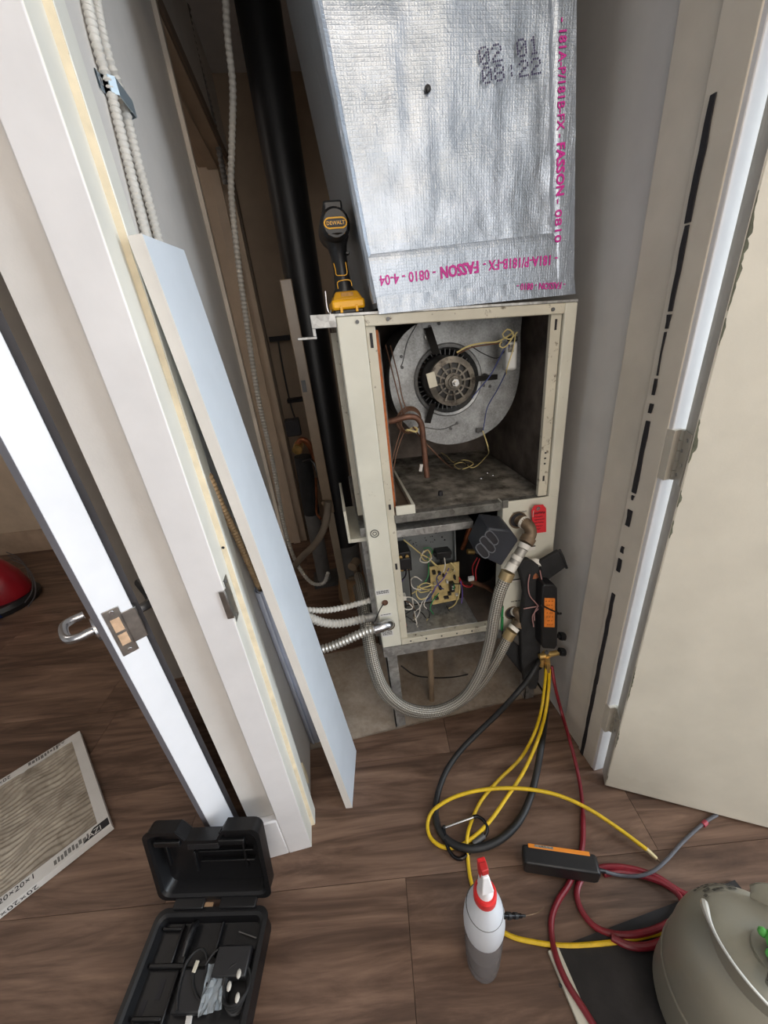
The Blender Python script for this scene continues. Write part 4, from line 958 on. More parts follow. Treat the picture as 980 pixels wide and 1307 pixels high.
tag(MB().tube(P((687, 649, 'y', .865), (684, 645, 'y', .872), (681, 652, 'y', .868), (680, 660, 'y', .850)), .0008, 6, .004).build('tag_string', WIREW), 'thin string holding the red tag', 'string')
# black foam insulation hanging from the drain nipple, tied with pink wire
fo = thing('foam_insulation', 'torn black foam pipe insulation hanging in front of the port panel', 'insulation', at_y(680, 800, .85))
def sheet(rows, y, th, name='foam_strip'):
    MB().prism([at_y(px, py, y+(d_ if d_ else 0)) for px, py, d_ in rows], (0, th, 0)).build(name, FOAM, fo, bevel=.004)
sheet(((661, 722, 0), (667, 716, 0), (676, 715, 0), (688, 722, 0), (694, 742, 0), (694, 780, 0), (690, 830, 0), (688, 868, 0), (684, 880, 0), (676, 880, 0), (670, 872, 0), (666, 845, 0), (665, 800, 0), (670, 760, 0), (668, 745, 0)), .835, .022)
sheet(((688, 718, .0), (714, 703, -.012), (723, 724, -.012), (703, 738, -.008), (694, 750, 0)), .842, .014)
MB().tube(P((714, 702, 'y', .832), (719, 713, 'y', .832), (723, 725, 'y', .832)), .004, 8, .006).build('foam_lip', FOAM, fo)
sheet(((654, 818, 0), (668, 830, 0), (690, 846, 0), (693, 853, 0), (672, 868, 0), (640, 828, 0)), .862, .012)
for rows in (((676, 733, 'y', .83), (674, 745, 'y', .826), (676, 760, 'y', .824), (684, 770, 'y', .822), (689, 776, 'y', .822)), ((689, 728, 'y', .83), (692, 745, 'y', .824), (692, 765, 'y', .822), (687, 773, 'y', .82), (682, 782, 'y', .82), (682, 792, 'y', .82)), ((668, 777, 'y', .83), (680, 775, 'y', .828), (690, 774, 'y', .822), (687, 783, 'y', .82)), ((688, 776, 'y', .82), (680, 785, 'y', .822), (681, 800, 'y', .825))):
    MB().tube(P(*rows), .0016, 6, .006).build('tie_wire', WIREPK, fo)
# sensor lead with two green sleeves
sl = thing('sensor_lead', 'thin black lead with two green sleeves beside the port panel', 'wire', at_y(640, 800, .885))
MB().tube(P((643, 748, 'y', .885), (641, 770, 'y', .885), (641, 800, 'y', .88), (640, 818, 'y', .875), (633, 840, 'y', .88), (620, 860, 'y', .895), (600, 880, 'y', .92)), .0022, 8, .01).build('lead', WIREK, sl)
for y0_, y1_ in ((774, 787), (788, 804)): MB().cyl(at_y(641, y0_, .883), at_y(640.5, y1_, .880), .0042, 10).build('green_sleeve', WIREG, sl)

# three flexible conduits entering the cabinet from behind the leaning board
def flex(name, rows, r, m_, step=.0055, seg=12, dep=.11): return MB().tube(P(*rows), r, seg, step, rib=(0, dep*1.6)).build(name, m_)
tag(flex('flex_conduit', ((473, 766, 'y', .97), (455, 771, 'y', .97), (435, 776, 'y', .97), (415, 779, 'y', .965), (390, 778, 'y', .96), (352, 770, 'y', .95)), .0085, FLEXW), 'thin white flexible conduit, uppermost of the three entering the furnace side', 'conduit', 'flexible conduits entering the furnace side')
c2_ = thing('flex_conduit', 'white ribbed conduit with a metal connector, middle of the three at the furnace side', 'conduit', at_y(430, 793, .95), 'flexible conduits entering the furnace side')
MB().tube(P((466, 789, 'y', .955), (450, 793, 'y', .95), (430, 796, 'y', .945), (410, 794, 'y', .94), (395, 788, 'y', .935), (360, 774, 'y', .92)), .0122, 12, .0055, rib=(0, .17)).build('ribbed_sleeve', FLEXW, c2_)
MB().cyl(at_y(466, 789, .955), at_y(480, 786, .958), .0145, 12).build('connector', GALV, c2_)
c3_ = thing('flex_conduit', 'metal ribbed conduit with a chrome angle connector, lowest of the three', 'conduit', at_y(440, 812, .89), 'flexible conduits entering the furnace side')
MB().tube(P((480, 802, 'y', .868), (462, 808, 'y', .875), (440, 818, 'y', .88), (420, 826, 'y', .885), (395, 832, 'y', .89), (370, 832, 'y', .89)), .0122, 12, .0055, rib=(0, .17)).build('ribbed_sleeve', FLEXM, c3_)
MB().tube(P((478, 803, 'y', .868), (488, 800, 'y', .868), (495, 797, 'y', .874), (497, 796, 'y', .898)), .0150, 14, .004).build('angle_connector', CHROME, c3_)
MB().lathe([(.012, 0), (.019, 0), (.019, .005), (.012, .005)], FM @ (fl(496, 797, 0)+Vector((0, -.006, 0))), (0, 1, 0), 16, caps=False).build('lock_ring', CHROME, c3_)
gl = FM @ fl(491, 769, 0); MB().lathe([(.0005, 0), (.0075, 0), (.0075, -.002), (.0095, -.002), (.0095, 0)], gl+Vector((0, -.0008, 0)), (0, 1, 0), 18, caps=False).build('rusty_grommet', mat('rust_grommet', (92, 62, 46), .8), fu)
tag(MB().tube(P((491, 769, 'y', .905), (486, 776, 'y', .885), (481, 787, 'y', .88), (478, 794, 'y', .89)), .0016, 6, .006).build('control_wire', WIREK), 'short black wire leaving the hole in the furnace stile', 'wire')

# ---- pipes behind the cabinet
bp = thing('black_pipe', 'wide black vertical pipe with a grey lagged foot, behind the furnace', 'pipe', (.03, 1.72, 0))
MB().cyl((.028, 1.72, .34), (.028, 1.72, 2.44), .068, 28).build('glossy_pipe', BLACKPIPE, bp)
MB().lathe([(.060, .10), (.062, .34), (.066, .36)], (.03, 1.72, 0), (0, 0, 1), 24, caps=False).build('lagging', GREYPIPE, bp)
MB().lathe([(.085, .0), (.08, .06), (.066, .14), (.06, .15)], (.03, 1.72, 0), (0, 0, 1), 20).build('foam_base', mat('tan_spray_foam', (150, 118, 84), .9, var=.2, bump=.5, bscale=30), bp)
MB().tube(P((387, 590, 'y', 1.66), (397, 587, 'y', 1.64), (404, 600, 'y', 1.63), (409, 625, 'y', 1.62)), .006, 8, .02).build('side_bead', BLACKPIPE, bp)
tp = thing('tan_conduit_post', 'tan square conduit post with a cut top left of the black pipe', 'post', at_y(392, 560, 1.72)*1)
A_, B_ = at_y(364, 356, 1.60), at_y(421, 655, 1.60)
d_ = Vector((.021, 0, 0)); e_ = Vector((0, .035, 0))
MB().hexa([B_-d_, B_+d_, B_+d_+e_, B_-d_+e_, A_-d_, A_+d_, A_+d_+e_, A_-d_+e_]).build('channel', TANPVC, tp, bevel=.003)
C_ = Vector((B_.x+.006, 1.61, .002)); MB().hexa([C_-d_*.8, C_+d_*.8, C_+d_*.8+e_*.7, C_-d_*.8+e_*.7, B_-d_*.8, B_+d_*.8, B_+d_*.8+e_*.7, B_-d_*.8+e_*.7]).build('lower_channel', mat('shaded_tan', (140, 126, 108), .6), tp)
q = at_y(388, 493, 1.597); MB().box(q-Vector((.008, .004, .022)), q+Vector((.008, .004, .022))).build('bracket', GREYD, tp)
q = at_y(413, 641, 1.597); MB().cyl(q, q+Vector((0, -.012, 0)), .010, 12).build('bolt', TARN, tp)
ip = thing('insulated_pipe', 'black insulated pipe with copper valve at its top, far left in the closet', 'pipe', (-.16, 1.95, 0))
a_, b_ = at_y(386, 582, 1.90), at_y(398, 655, 1.90); MB().cyl(b_, a_, .042, 16).build('insulation', FOAM, ip)
c_ = at_y(411, 722, 1.90); MB().cyl((c_.x, 1.90, .0), b_, .040, 16).build('grey_sleeve', GREYPIPE, ip)
MB().box((c_.x-.06, 1.84, 0), (c_.x+.12, 1.98, .025)).build('floor_flange', GREYD, ip)
q = at_y(381, 567, 1.88); MB().tube([q+Vector((-.02, 0, -.03)), q+Vector((-.005, 0, .0)), q+Vector((.02, 0, .02)), q+Vector((.045, .0, 0)), q+Vector((.06, 0, -.06)), q+Vector((.07, 0, -.13))], .014, 10, .01).build('copper_bend', COPPER, ip)
MB().cyl(q+Vector((-.01, -.03, -.02)), q+Vector((.0, .03, -.01)), .024, 12).build('valve', BRASS, ip)
q = at_y(374, 545, 1.95); MB().box(q-Vector((.035, .03, .04)), q+Vector((.035, .03, .04))).build('pipe_clamp', BLK, ip, bevel=.005)
tag(MB().tube(P((403, 610, 'y', 1.86), (404, 640, 'y', 1.85), (404, 655, 'y', 1.84), (409, 662, 'y', 1.80)), .006, 8, .02).build('copper_line', COPPER), 'thin copper line beside the black insulated pipe', 'pipe')
# shelf bracket with a rod on the rear wall
sb = thing('wall_bracket', 'black wall bracket with a thin rod on the rear closet wall', 'bracket', at_y(355, 433, 2.58))
p_ = at_y(357, 432, 2.55); MB().box(p_-Vector((.06, .02, .014)), p_+Vector((.06, .07, .014))).build('bar', BLK, sb)
p_ = at_y(377, 511, 2.55); MB().box(p_-Vector((.05, .02, .010)), p_+Vector((.05, .07, .010))).build('bar', BLK, sb)
MB().tube(P((355, 436, 'y', 2.54), (362, 475, 'y', 2.54), (372, 520, 'y', 2.54), (381, 546, 'y', 2.5)), .005, 8, .02).build('rod', GREYD, sb)
# short valve on the concrete next to the lagged pipe
dv = thing('hose_valve', 'corroded brass valve low beside the lagged foot of the black pipe', 'valve', at_y(458, 740, 1.40))
MB().tube(P((453, 722, 'y', 1.42), (456, 730, 'y', 1.40), (459, 742, 'y', 1.38), (462, 758, 'y', 1.36), (463, 772, 'y', 1.33)), .016, 10, .012).build('body', TARN, dv)
q = at_y(452, 720, 1.42); MB().cyl(q+Vector((-.012, -.02, 0)), q+Vector((.012, .02, 0)), .02, 12).build('cap', TANPVC, dv)
q = at_y(451, 738, 1.40); MB().cyl(q+Vector((-.02, 0, 0)), q+Vector((.02, 0, .0)), .011, 10).build('handle', TARN, dv)
# loose white conduits hanging from above and a thin cable
tag(flex('hanging_conduit', ((287, -40, 'y', 1.55), (290, 40, 'y', 1.55), (297, 110, 'y', 1.55), (296, 180, 'y', 1.56), (295, 240, 'y', 1.58), (300, 300, 'y', 1.6), (313, 400, 'y', 1.66), (330, 510, 'y', 1.72), (348, 590, 'y', 1.78), (366, 685, 'y', 1.80), (382, 725, 'y', 1.78), (400, 745, 'y', 1.76), (413, 744, 'y', 1.75), (419, 730, 'y', 1.76)), .0095, FLEXW, .007, 10, .09), 'long white flexible conduit hanging down in front of the tan door frame', 'conduit')
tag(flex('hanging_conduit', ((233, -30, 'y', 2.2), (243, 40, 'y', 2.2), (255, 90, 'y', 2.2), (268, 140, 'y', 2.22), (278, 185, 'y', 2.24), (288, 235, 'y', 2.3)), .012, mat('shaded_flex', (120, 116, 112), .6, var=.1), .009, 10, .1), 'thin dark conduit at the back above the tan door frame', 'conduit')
tag(MB().tube(P((419, 640, 'y', 1.57), (417, 660, 'y', 1.57), (411, 680, 'y', 1.58), (400, 697, 'y', 1.61), (388, 708, 'y', 1.63), (376, 722, 'y', 1.66), (366, 735, 'y', 1.7)), .016, 12, .01).build('grey_hose', mat('grey_tan_hose', (132, 120, 106), .6, var=.1)), 'grey tan hose curving from the tan conduit post towards the floor', 'hose')

# ---- twin conduit with its clamp on the left closet wall
XW = XL+.014
def pw_(px, py): return at_x(px, py, XW)
for k, (lst, lab) in enumerate(((((106, -30), (117, 30), (130, 80), (141, 115), (152, 160), (163, 205), (174, 250), (186, 298), (197, 345)), 'white ribbed conduit on the left closet wall, nearer the door jamb of the pair'), (((118, -30), (128, 30), (140, 78), (152, 112), (165, 160), (176, 205), (188, 250), (201, 300), (213, 350)), 'white ribbed conduit on the left closet wall, farther from the door jamb of the pair'))):
    tag(MB().tube([at_x(x, y, XL+.0085) for x, y in lst], .0066, 12, .0042, rib=(0, .17)).build('wall_conduit', FLEXW), lab, 'conduit', 'conduits clamped to the left closet wall')
q0, q1, q2 = at_x(133, 105, XL+.026), at_x(147, 108, XL+.026), at_x(158, 96, XL+.004)
cl = thing('conduit_clamp', 'shiny blue-grey metal strap clamp around the pair of wall conduits', 'clamp', at_x(145, 108, XL))
ZINC = mat('bright_zinc', (176, 192, 202), .35, .6, var=.06)
y0_, z0_ = at_x(141, 112, XL+.0085).y, at_x(141, 112, XL+.0085).z; y1_ = at_x(153, 109, XL+.0085).y
hw = .010
prof_ = [(XL+.001, y0_-.024), (XL+.001, y0_-.010), (XL+.010, y0_-.010), (XL+.0178, y0_-.004), (XL+.0178, y1_+.004), (XL+.010, y1_+.010), (XL+.001, y1_+.010), (XL+.001, y1_+.020)]
q = MB()
for x, y in prof_: q.v += [Vector((x, y, z0_-hw)), Vector((x, y, z0_+hw)), Vector((x+.0016, y, z0_+hw)), Vector((x+.0016, y, z0_-hw))]
for i in range(len(prof_)-1):
    for k in range(4): q.f.append([i*4+k, i*4+(k+1) % 4, (i+1)*4+(k+1) % 4, (i+1)*4+k])
q.build('strap', ZINC, cl)
for yy in (y0_-.017, y1_+.015): MB().lathe([(.005, 0), (.005, .002), (.002, .003)], (XL+.0022, yy, z0_), (1, 0, 0), 10).build('screw', CHROME, cl)

# ---- long white board leaning in the opening
b0, b1 = Vector((-.096, .691, .003)), Vector((-.063, .860, .003)); t0_ = CAMP+ray(181, 298)*.50
t1_ = t0_+Vector((.010, .170, .010))
nrm = (t0_-b0).cross(b1-b0).normalized()
if nrm.x > 0: nrm = -nrm
off_ = nrm*.020
ext_ = Vector((0, 0, 0))
lb_ = thing('leaning_board', 'long white board leaning against the left wall inside the closet opening', 'board', (b0+b1)/2)
MB().hexa([b0, b1, b1+off_, b0+off_, t0_, t1_, t1_+off_, t0_+off_]).build('board', BOARD, lb_, bevel=.001)
k_ = (b1-b0).normalized()*.0008
MB().hexa([b0-k_*1.5, b0+k_, b0+off_+k_, b0+off_-k_*1.5, t0_-k_*1.5, t0_+k_, t0_+off_+k_, t0_+off_-k_*1.5]).build('edge_band', BOARDE, lb_)
# things standing behind the board along the left wall
tag(MB().tube([at_x(x, y, XL+.011) for x, y in ((266, 606), (272, 620), (285, 650), (300, 680), (316, 716), (332, 752))], .0068, 12, .0045, rib=(0, .14)).build('wall_conduit', FLEXT), 'tan ribbed conduit running down behind the leaning board', 'conduit')
rl = thing('rolled_sheet', 'rolled bluish white sheet standing behind the leaning board', 'roll', (-.16, .84, 0))
rolls = MB()
for k in range(2):
    pass
pts_ = []
for i in range(46):
    t_ = i/45*2*pi*1.7; r_ = .016+.0028*t_/1.0*.35; pts_.append((r_*cos(t_), r_*sin(t_)))
q = MB(); n_ = len(pts_)
for z_, sy in ((.004, .945), (.76, .815)):
    for x, y in pts_: q.v.append(Vector((-.196+x, sy+y, z_)))
for i in range(n_-1): q.f.append([i, i+1, n_+i+1, n_+i])
ro = q.build('sheet', mat('bluish_film', (206, 214, 232), .35, var=.05), rl); md = ro.modifiers.new('solid', 'SOLIDIFY'); md.thickness = .0012
MB().cyl((-.196, .82, .73), (-.196, .815, .757), .008, 16).build('core', CARD, rl)
tag(MB().prism([(-.214, .735, .20), (-.214, .748, .14), (-.214, .742, .09), (-.214, .728, .11), (-.214, .722, .19)], (.004, 0, 0)).build('torn_paper', mat('tan_torn_paper', (206, 188, 156), .8)), 'torn tan paper scrap stuck low on the wall behind the left jamb', 'paper')
# ================================================================== GAUGE SET AND ITS HOSES
GY = .800
mn = thing('gauge_manifold', 'black digital gauge manifold with an orange label hanging at the furnace front', 'gauge', at_y(700, 830, GY))
def gq(px, py, d=0): return at_y(px, py, GY+d)
MB().prism([gq(*p) for p in ((692.5, 750), (695, 746), (708, 746.5), (711.5, 751), (712, 780), (711.5, 824), (708, 829), (694, 828), (691, 824), (691.5, 785))], (0, .040, 0)).build('body', DARK, mn, bevel=.004, bseg=3)
lb_ = MB().prism([gq(*p, -.0012) for p in ((695, 763.5), (708.5, 764), (708, 801), (694.5, 800.5))], (0, .004, 0)).build('orange_label', ORANGE, mn, bevel=.001)
q = MB(); random.seed(31)
for i in range(7):
    for j in range(3):
        c = gq(698+j*3.6+random.uniform(-1, 1), 767.5+i*5, -.0016); q.box(c-Vector((.0022, 0, .0012)), c+Vector((.0022, .001, .0016)))
q.build('worn_print', mat('worn_brown_print', (150, 74, 24), .6), lb_, flat=True)
MB().tube([gq(690, 773, -.004), gq(695, 774.5, -.004), gq(704, 779, -.004), gq(711, 781.5, -.004), gq(714, 783, .01)], .0022, 8, .005).build('retaining_cord', DARK, mn)
MB().cyl(gq(711, 783, .015), gq(716, 783, .015), .0035, 10).build('hook_pin', DARK, mn)
def knob(px, py):
    a_, b_ = gq(711, py, .02), gq(px, py, .02)
    ko = MB().cyl(a_, gq(px-6, py, .02), .006, 12).cyl(gq(px-6, py, .02), b_, .0115, 14).build('valve_knob', DARK, mn, bevel=.001)
    rb_ = MB(); c0_, c1_ = gq(px-5.5, py, .02), gq(px-.5, py, .02)
    for i in range(10):
        a = 2*pi*i/10; rb_.cyl(c0_+Vector((0, .0115*cos(a), .0115*sin(a))), c1_+Vector((0, .0115*cos(a), .0115*sin(a))), .0022, 6)
    rb_.build('knob_grip', DARK, ko)
knob(720, 812); knob(720, 832)
MB().lathe([(.004, -.012), (.008, -.012), (.009, .012), (.004, .012)], gq(697, 836, .02), (0, 1, 0), 16).cyl(gq(688, 838, .02), gq(712, 833, .02), .0085, 14).build('valve_block', BRASS, mn)
MB().lathe([(.0005, -.006), (.006, -.006), (.007, 0)], gq(697, 832, .004), (0, 1, 0), 16).build('sight_port', GREYD, mn)
fx = MB()
for (x0, y0, x1, y1, r_, sg) in ((698, 838, 699, 846, .0078, 16), (698.5, 845, 699, 852, .0094, 6), (699, 851, 699, 857, .0072, 14)): fx.cyl(gq(x0, y0, .012), gq(x1, y1, .012), r_, sg)
fx.cyl(gq(692, 841, .022), gq(691, 850, .022), .007, 12)
fx.build('brass_fittings', BRASS, mn)

YR = .0048
h1 = [gq(697, 852, .014), gq(695, 875, .005)] + P((691, 905, 'y', .775), (681, 938, 'z', .10), (664, 968, 'z', .03), (637, 995, 'z', .012), (614, 1022, 'z', .010), (601, 1050, 'z', .012), (596, 1070, 'z', .02), (597, 1095, 'z', .006), (600, 1120, 'z', .006), (609, 1150, 'z', .006), (623, 1175, 'z', .006), (650, 1194, 'z', .006), (685, 1203, 'z', .006), (720, 1207, 'z', .008), (760, 1205, 'z', .010), (800, 1200, 'z', .012), (845, 1190, 'z', .014))
tag(MB().tube(h1, YR, 10, .01).build('yellow_hose', YHOSE), 'yellow hose running from the manifold past the spray bottle to the grey tank', 'hose', 'gauge hoses')
h2 = [gq(701, 854, .012), gq(700, 880, .0)] + P((696, 910, 'y', .76), (686, 945, 'z', .10), (668, 985, 'z', .045), (645, 1020, 'z', .030), (625, 1048, 'z', .026), (606, 1067, 'z', .018), (585, 1080, 'z', .010), (565, 1081, 'z', .007), (550, 1070, 'z', .008), (545.5, 1055, 'z', .010), (550, 1038, 'z', .016), (570, 1022, 'z', .028), (600, 1011, 'z', .040), (640, 1006, 'z', .048), (680, 1008, 'z', .050), (715, 1016, 'z', .046), (750, 1032, 'z', .038), (790, 1058, 'z', .026), (826, 1085, 'z', .016))
yh = thing('yellow_hose', 'yellow hose looping around the carabiner with a free brass end on the floor', 'hose', (.1, .6, 0), 'gauge hoses')
MB().tube(h2, .0050, 10, .008).build('hose', YHOSE, yh)
a_, b_, c_ = at_z(825, 1084, .016), at_z(838, 1096, .011), at_z(845, 1103, .008)
MB().cyl(a_, b_, .0056, 12, .0046).build('white_ferrule', mat('cream_ferrule', (222, 206, 160), .4, .2), yh); MB().cyl(b_, c_, .003, 10, .002).build('brass_tip', TARN, yh)
h3 = [gq(690, 838, .045)] + P((684, 850, 'y', .815), (676, 864, 'y', .80), (660, 884, 'y', .775), (636, 910, 'z', .145), (610, 935, 'z', .085), (586, 960, 'z', .05), (569, 985, 'z', .03), (559, 1012, 'z', .018), (556, 1040, 'z', .012), (561, 1060, 'z', .012), (576, 1076, 'z', .014), (597, 1083, 'z', .016), (620, 1080, 'z', .014), (643, 1068, 'z', .012), (662, 1048, 'z', .014), (675, 1022, 'z', .02), (684, 990, 'z', .04), (691, 950, 'z', .09), (696, 910, 'y', .80), (698, 870, 'y', .82), (698, 848, 'y', .83))
tag(MB().tube(h3, lambda t: .0085 if t < .42 else .0098, 12, .01).build('black_hose', DARKR), 'thick black hose hanging in a wide loop from the manifold to the floor', 'hose', 'gauge hoses')
h4 = [gq(704, 850, .02)] + P((708, 875, 'y', .79), (717, 910, 'y', .76), (727, 945, 'z', .08), (736, 980, 'z', .03), (742, 1015, 'z', .012), (744, 1050, 'z', .007), (743, 1080, 'z', .006), (738, 1100, 'z', .006), (725, 1130, 'z', .006), (712, 1150, 'z', .006), (704, 1172, 'z', .006), (704, 1195, 'z', .006), (710, 1222, 'z', .016), (724, 1255, 'z', .018), (745, 1288, 'z', .018), (768, 1325, 'z', .018))
tag(MB().tube(h4, lambda t: .0052 if t < .5 else .0066, 10, .01).build('red_hose', RHOSE), 'dark red hose running from the manifold across the floor over the black sheet', 'hose', 'gauge hoses')
h5 = P((900, 1152, 'z', .008), (868, 1138, 'z', .008), (840, 1120, 'z', .010), (808, 1109, 'z', .012), (780, 1106, 'z', .012), (758, 1110, 'z', .010), (742, 1122, 'z', .007), (736, 1142, 'z', .007), (742, 1162, 'z', .007), (758, 1182, 'z', .008), (782, 1192, 'z', .012), (815, 1192, 'z', .02), (850, 1180, 'z', .024), (872, 1162, 'z', .022), (866, 1142, 'z', .020), (845, 1127, 'z', .018), (815, 1117, 'z', .012), (790, 1113, 'z', .010), (770, 1116, 'z', .008))
tag(MB().tube(h5, .0066, 10, .01).build('red_hose', RHOSE), 'dark red hose lying coiled on the floor between the probe and the grey tank', 'hose', 'gauge hoses')
tag(MB().tube(P((780, 1196, 'z', .018), (800, 1206, 'z', .018), (825, 1208, 'z', .018), (850, 1200, 'z', .018)), .0075, 10, .01).build('red_hose', RHOSE), 'short red hose end lying on the black sheet beside the grey tank', 'hose', 'gauge hoses')
# carabiner
cb = thing('carabiner', 'black carabiner with a silver gate clipped around the hoses on the floor', 'carabiner', at_z(590, 1075, 0))
MB().tube(P((566, 1055, 'z', .020), (568, 1068, 'z', .018), (572, 1083, 'z', .012), (580, 1094, 'z', .007), (589, 1096, 'z', .007), (597, 1090, 'z', .008), (607, 1078, 'z', .012), (618, 1068, 'z', .018), (622, 1058, 'z', .024), (617, 1047, 'z', .028), (609, 1042, 'z', .030), (603, 1043, 'z', .030)), .0048, 10, .006).build('body', mat('gloss_black_metal', (30, 30, 33), .25, .5), cb)
MB().cyl(at_z(568, 1056, .022), at_z(604, 1043, .032), .0036, 12).build('gate', CHROME, cb)
MB().cyl(at_z(604, 1077, .014), at_z(618, 1066, .020), .0075, 12).build('lock_sleeve', GREYD, cb)
MB().ell(at_z(567, 1056, .021), .006, .006, .006, 10, 6).build('pivot', DARK, cb)
# second instrument on the floor with its lead
pr_ = thing('clamp_probe', 'black handheld instrument with an orange face lying on the floor before the coiled hose', 'instrument', at_z(715, 1110, 0))
A_, B_ = at_z(668, 1113, .0165), at_z(764, 1128, .0165)
ux = (B_-A_); Lp = ux.length; ux.normalize(); uy = Vector((-ux.y, ux.x, 0))
PM = Matrix((ux, uy, Vector((0, 0, 1)))).transposed().to_4x4(); PM.translation = (A_.x, A_.y, .0115)
bdy = MB(PM)
prof_ = [(0, .008), (.006, .002), (Lp-.008, .002), (Lp, .010), (Lp+.001, .045), (Lp-.004, .052), (.004, .052), (-.001, .046)]
bdy.prism([(x, 0, z) for x, z in prof_], (0, .040, 0)).build('body', DARK, pr_, bevel=.006, bseg=3)
MB(PM).box((.014, .0335, .046), (Lp-.016, .0425, .0535)).build('orange_face', mat('bright_orange_plastic', (226, 136, 40), .45, var=.1), pr_, bevel=.001)
MB(PM).box((.03, .036, .0530), (.075, .041, .0540)).build('display', mat('grey_print', (120, 116, 106), .6), pr_)
MB(PM).cyl((Lp, .02, .022), (Lp+.020, .022, .018), .006, 12, .004).build('strain_relief', DARK, pr_)
s0 = PM @ Vector((Lp+.016, .0215, .018))
tag(MB().tube([s0]+P((790, 1117, 'z', .014), (815, 1118, 'z', .018), (833, 1112, 'z', .020), (850, 1098, 'z', .016), (868, 1078, 'z', .008), (888, 1059, 'z', .006), (903, 1047, 'z', .006), (915, 1040, 'z', .006)), .0040, 10, .008).build('probe_cable', mat('grey_cable', (84, 84, 90), .5)), 'grey cable running from the black instrument under the cream door', 'cable')
tag(MB().cyl(at_z(897, 1053, .0065), at_z(901, 1049, .0065), .0062, 12).build('red_cable_band', mat('faded_red_band', (164, 60, 74), .5)), 'faded red band around the grey cable near the door bottom', 'band')

# ================================================================== SPRAY BOTTLE
BX0, BY0 = .157, .316
bo = thing('spray_bottle', 'white plastic spray bottle with red nozzle and collar on the wood floor', 'bottle', (BX0, BY0, 0))
MB().lathe([(.0005, .002), (.030, .002), (.034, .006), (.037, .05), (.0385, .12), (.0395, .19)], (BX0, BY0, 0), seg=32, caps=False).build('lower_body', BOTC, bo)
MB().lathe([(.0005, .0085), (.024, .009), (.0275, .05), (.029, .085), (.0005, .0855)], (BX0, BY0, 0), seg=28).build('liquid', LIQ, bo)
MB().lathe([(.0385, .188), (.0400, .200), (.0405, .225), (.0385, .255), (.033, .283), (.025, .302), (.021, .312), (.0195, .318), (.0005, .319)], (BX0, BY0, 0), seg=36).build('shoulder', BOTW, bo)
MB().lathe([(.019, .314), (.0215, .316), (.0215, .334), (.0185, .338), (.011, .338)], (BX0, BY0, 0), seg=26).build('red_collar', REDP, bo)
MB().lathe([(.0150, .334), (.0155, .340), (.013, .352), (.0115, .362), (.002, .364)], (BX0, BY0, 0), seg=20).build('white_neck', mat('white_plastic', (232, 232, 234), .4, var=.02), bo)
tp_ = at_y(617, 1106, BY0); nk = Vector((BX0, BY0, .360))
dN = (tp_-nk); sN = Vector((.5, 0, 0))
def wedge(t0, t1, w0, w1, d0, d1, name, m_, up=0):
    a, b = nk+dN*t0+Vector((0, up, 0)), nk+dN*t1+Vector((0, up, 0)); q = []
    for p, w_, d_ in ((a, w0, d0), (b, w1, d1)): q += [p+Vector((-w_, -d_, 0)), p+Vector((w_, -d_, 0)), p+Vector((w_, d_, 0)), p+Vector((-w_, d_, 0))]
    return MB().hexa(q).build(name, m_, bo, bevel=.002)
wedge(-.05, .72, .0125, .0055, .011, .008, 'sprayer_head', mat('white_plastic', (232, 232, 234), .4), -.001)
wedge(.42, 1.0, .0085, .0075, .007, .008, 'red_nozzle', REDP, .006)
wedge(.78, 1.02, .0065, .0070, .007, .007, 'nozzle_cap', mat('dark_red_plastic', (176, 30, 30), .45), .0)
MB().tube([Vector((BX0+.0345*cos(t), BY0+.0345*sin(t), .276+.004*sin(t))) for t in [2*pi*i/16 for i in range(16)]], .0011, 6, .006, closed=True).build('tie_wire', GREYD, bo)
rc = thing('hose_core_tool', 'small black fitting on a thin wire tied to the spray bottle neck', 'tool', (BX0+.05, BY0, .22))
u0, u1 = at_y(637, 1169, .30), at_y(670, 1169, .30); u1.z -= .0
for i, (ta, tb, r_) in enumerate(((0, .12, .006), (.12, .3, .0048), (.3, .42, .0060), (.42, .56, .0046), (.56, .68, .0054), (.68, .85, .0038), (.85, 1, .0024))):
    MB().cyl(u0.lerp(u1, ta), u0.lerp(u1, tb), r_, 12).build('fitting_ring', DARK if i % 2 == 0 else mat('gloss_black_metal', (30, 30, 33), .25, .5), rc)
MB().tube([u1, at_y(685, 1165, .30), at_y(694, 1158, .30)], .0008, 6, .006).build('wire_tail', TARN, rc)

# ================================================================== BLACK INSULATED PANEL under the tank and hoses
ip0, ip1, ip2, ip3 = at_z(699, 1214, .008), at_z(742, 1318, .008), at_z(1100, 1318, .008), at_z(880, 1196, .008)
pa = thing('access_panel', 'removed access panel lying flat with black insulation and a cream metal edge', 'panel', (ip0+ip1)/2)
ee = (ip1-ip0).normalized(); en = Vector((-ee.y, ee.x, 0)); en = en if en.x > 0 else -en
f0, f1 = Vector((ip0.x, ip0.y, .001)), Vector((ip1.x, ip1.y, .001)); f1 = f0+ee*.52
MB().prism([f0, f1, f1+en*.026, f0+en*.026], (0, 0, .010)).build('metal_edge', CAB, pa, bevel=.0015)
MB().prism([f0+en*.026, f1+en*.026, f1+en*.50, f0+en*.50], (0, 0, .0085)).build('insulation', MATB, pa)
hc_ = at_z(715, 1258, .0115); MB().lathe([(.0005, 0), (.0035, 0)], hc_, (0, 0, 1), 12, caps=False).build('screw_hole', BLK, pa)

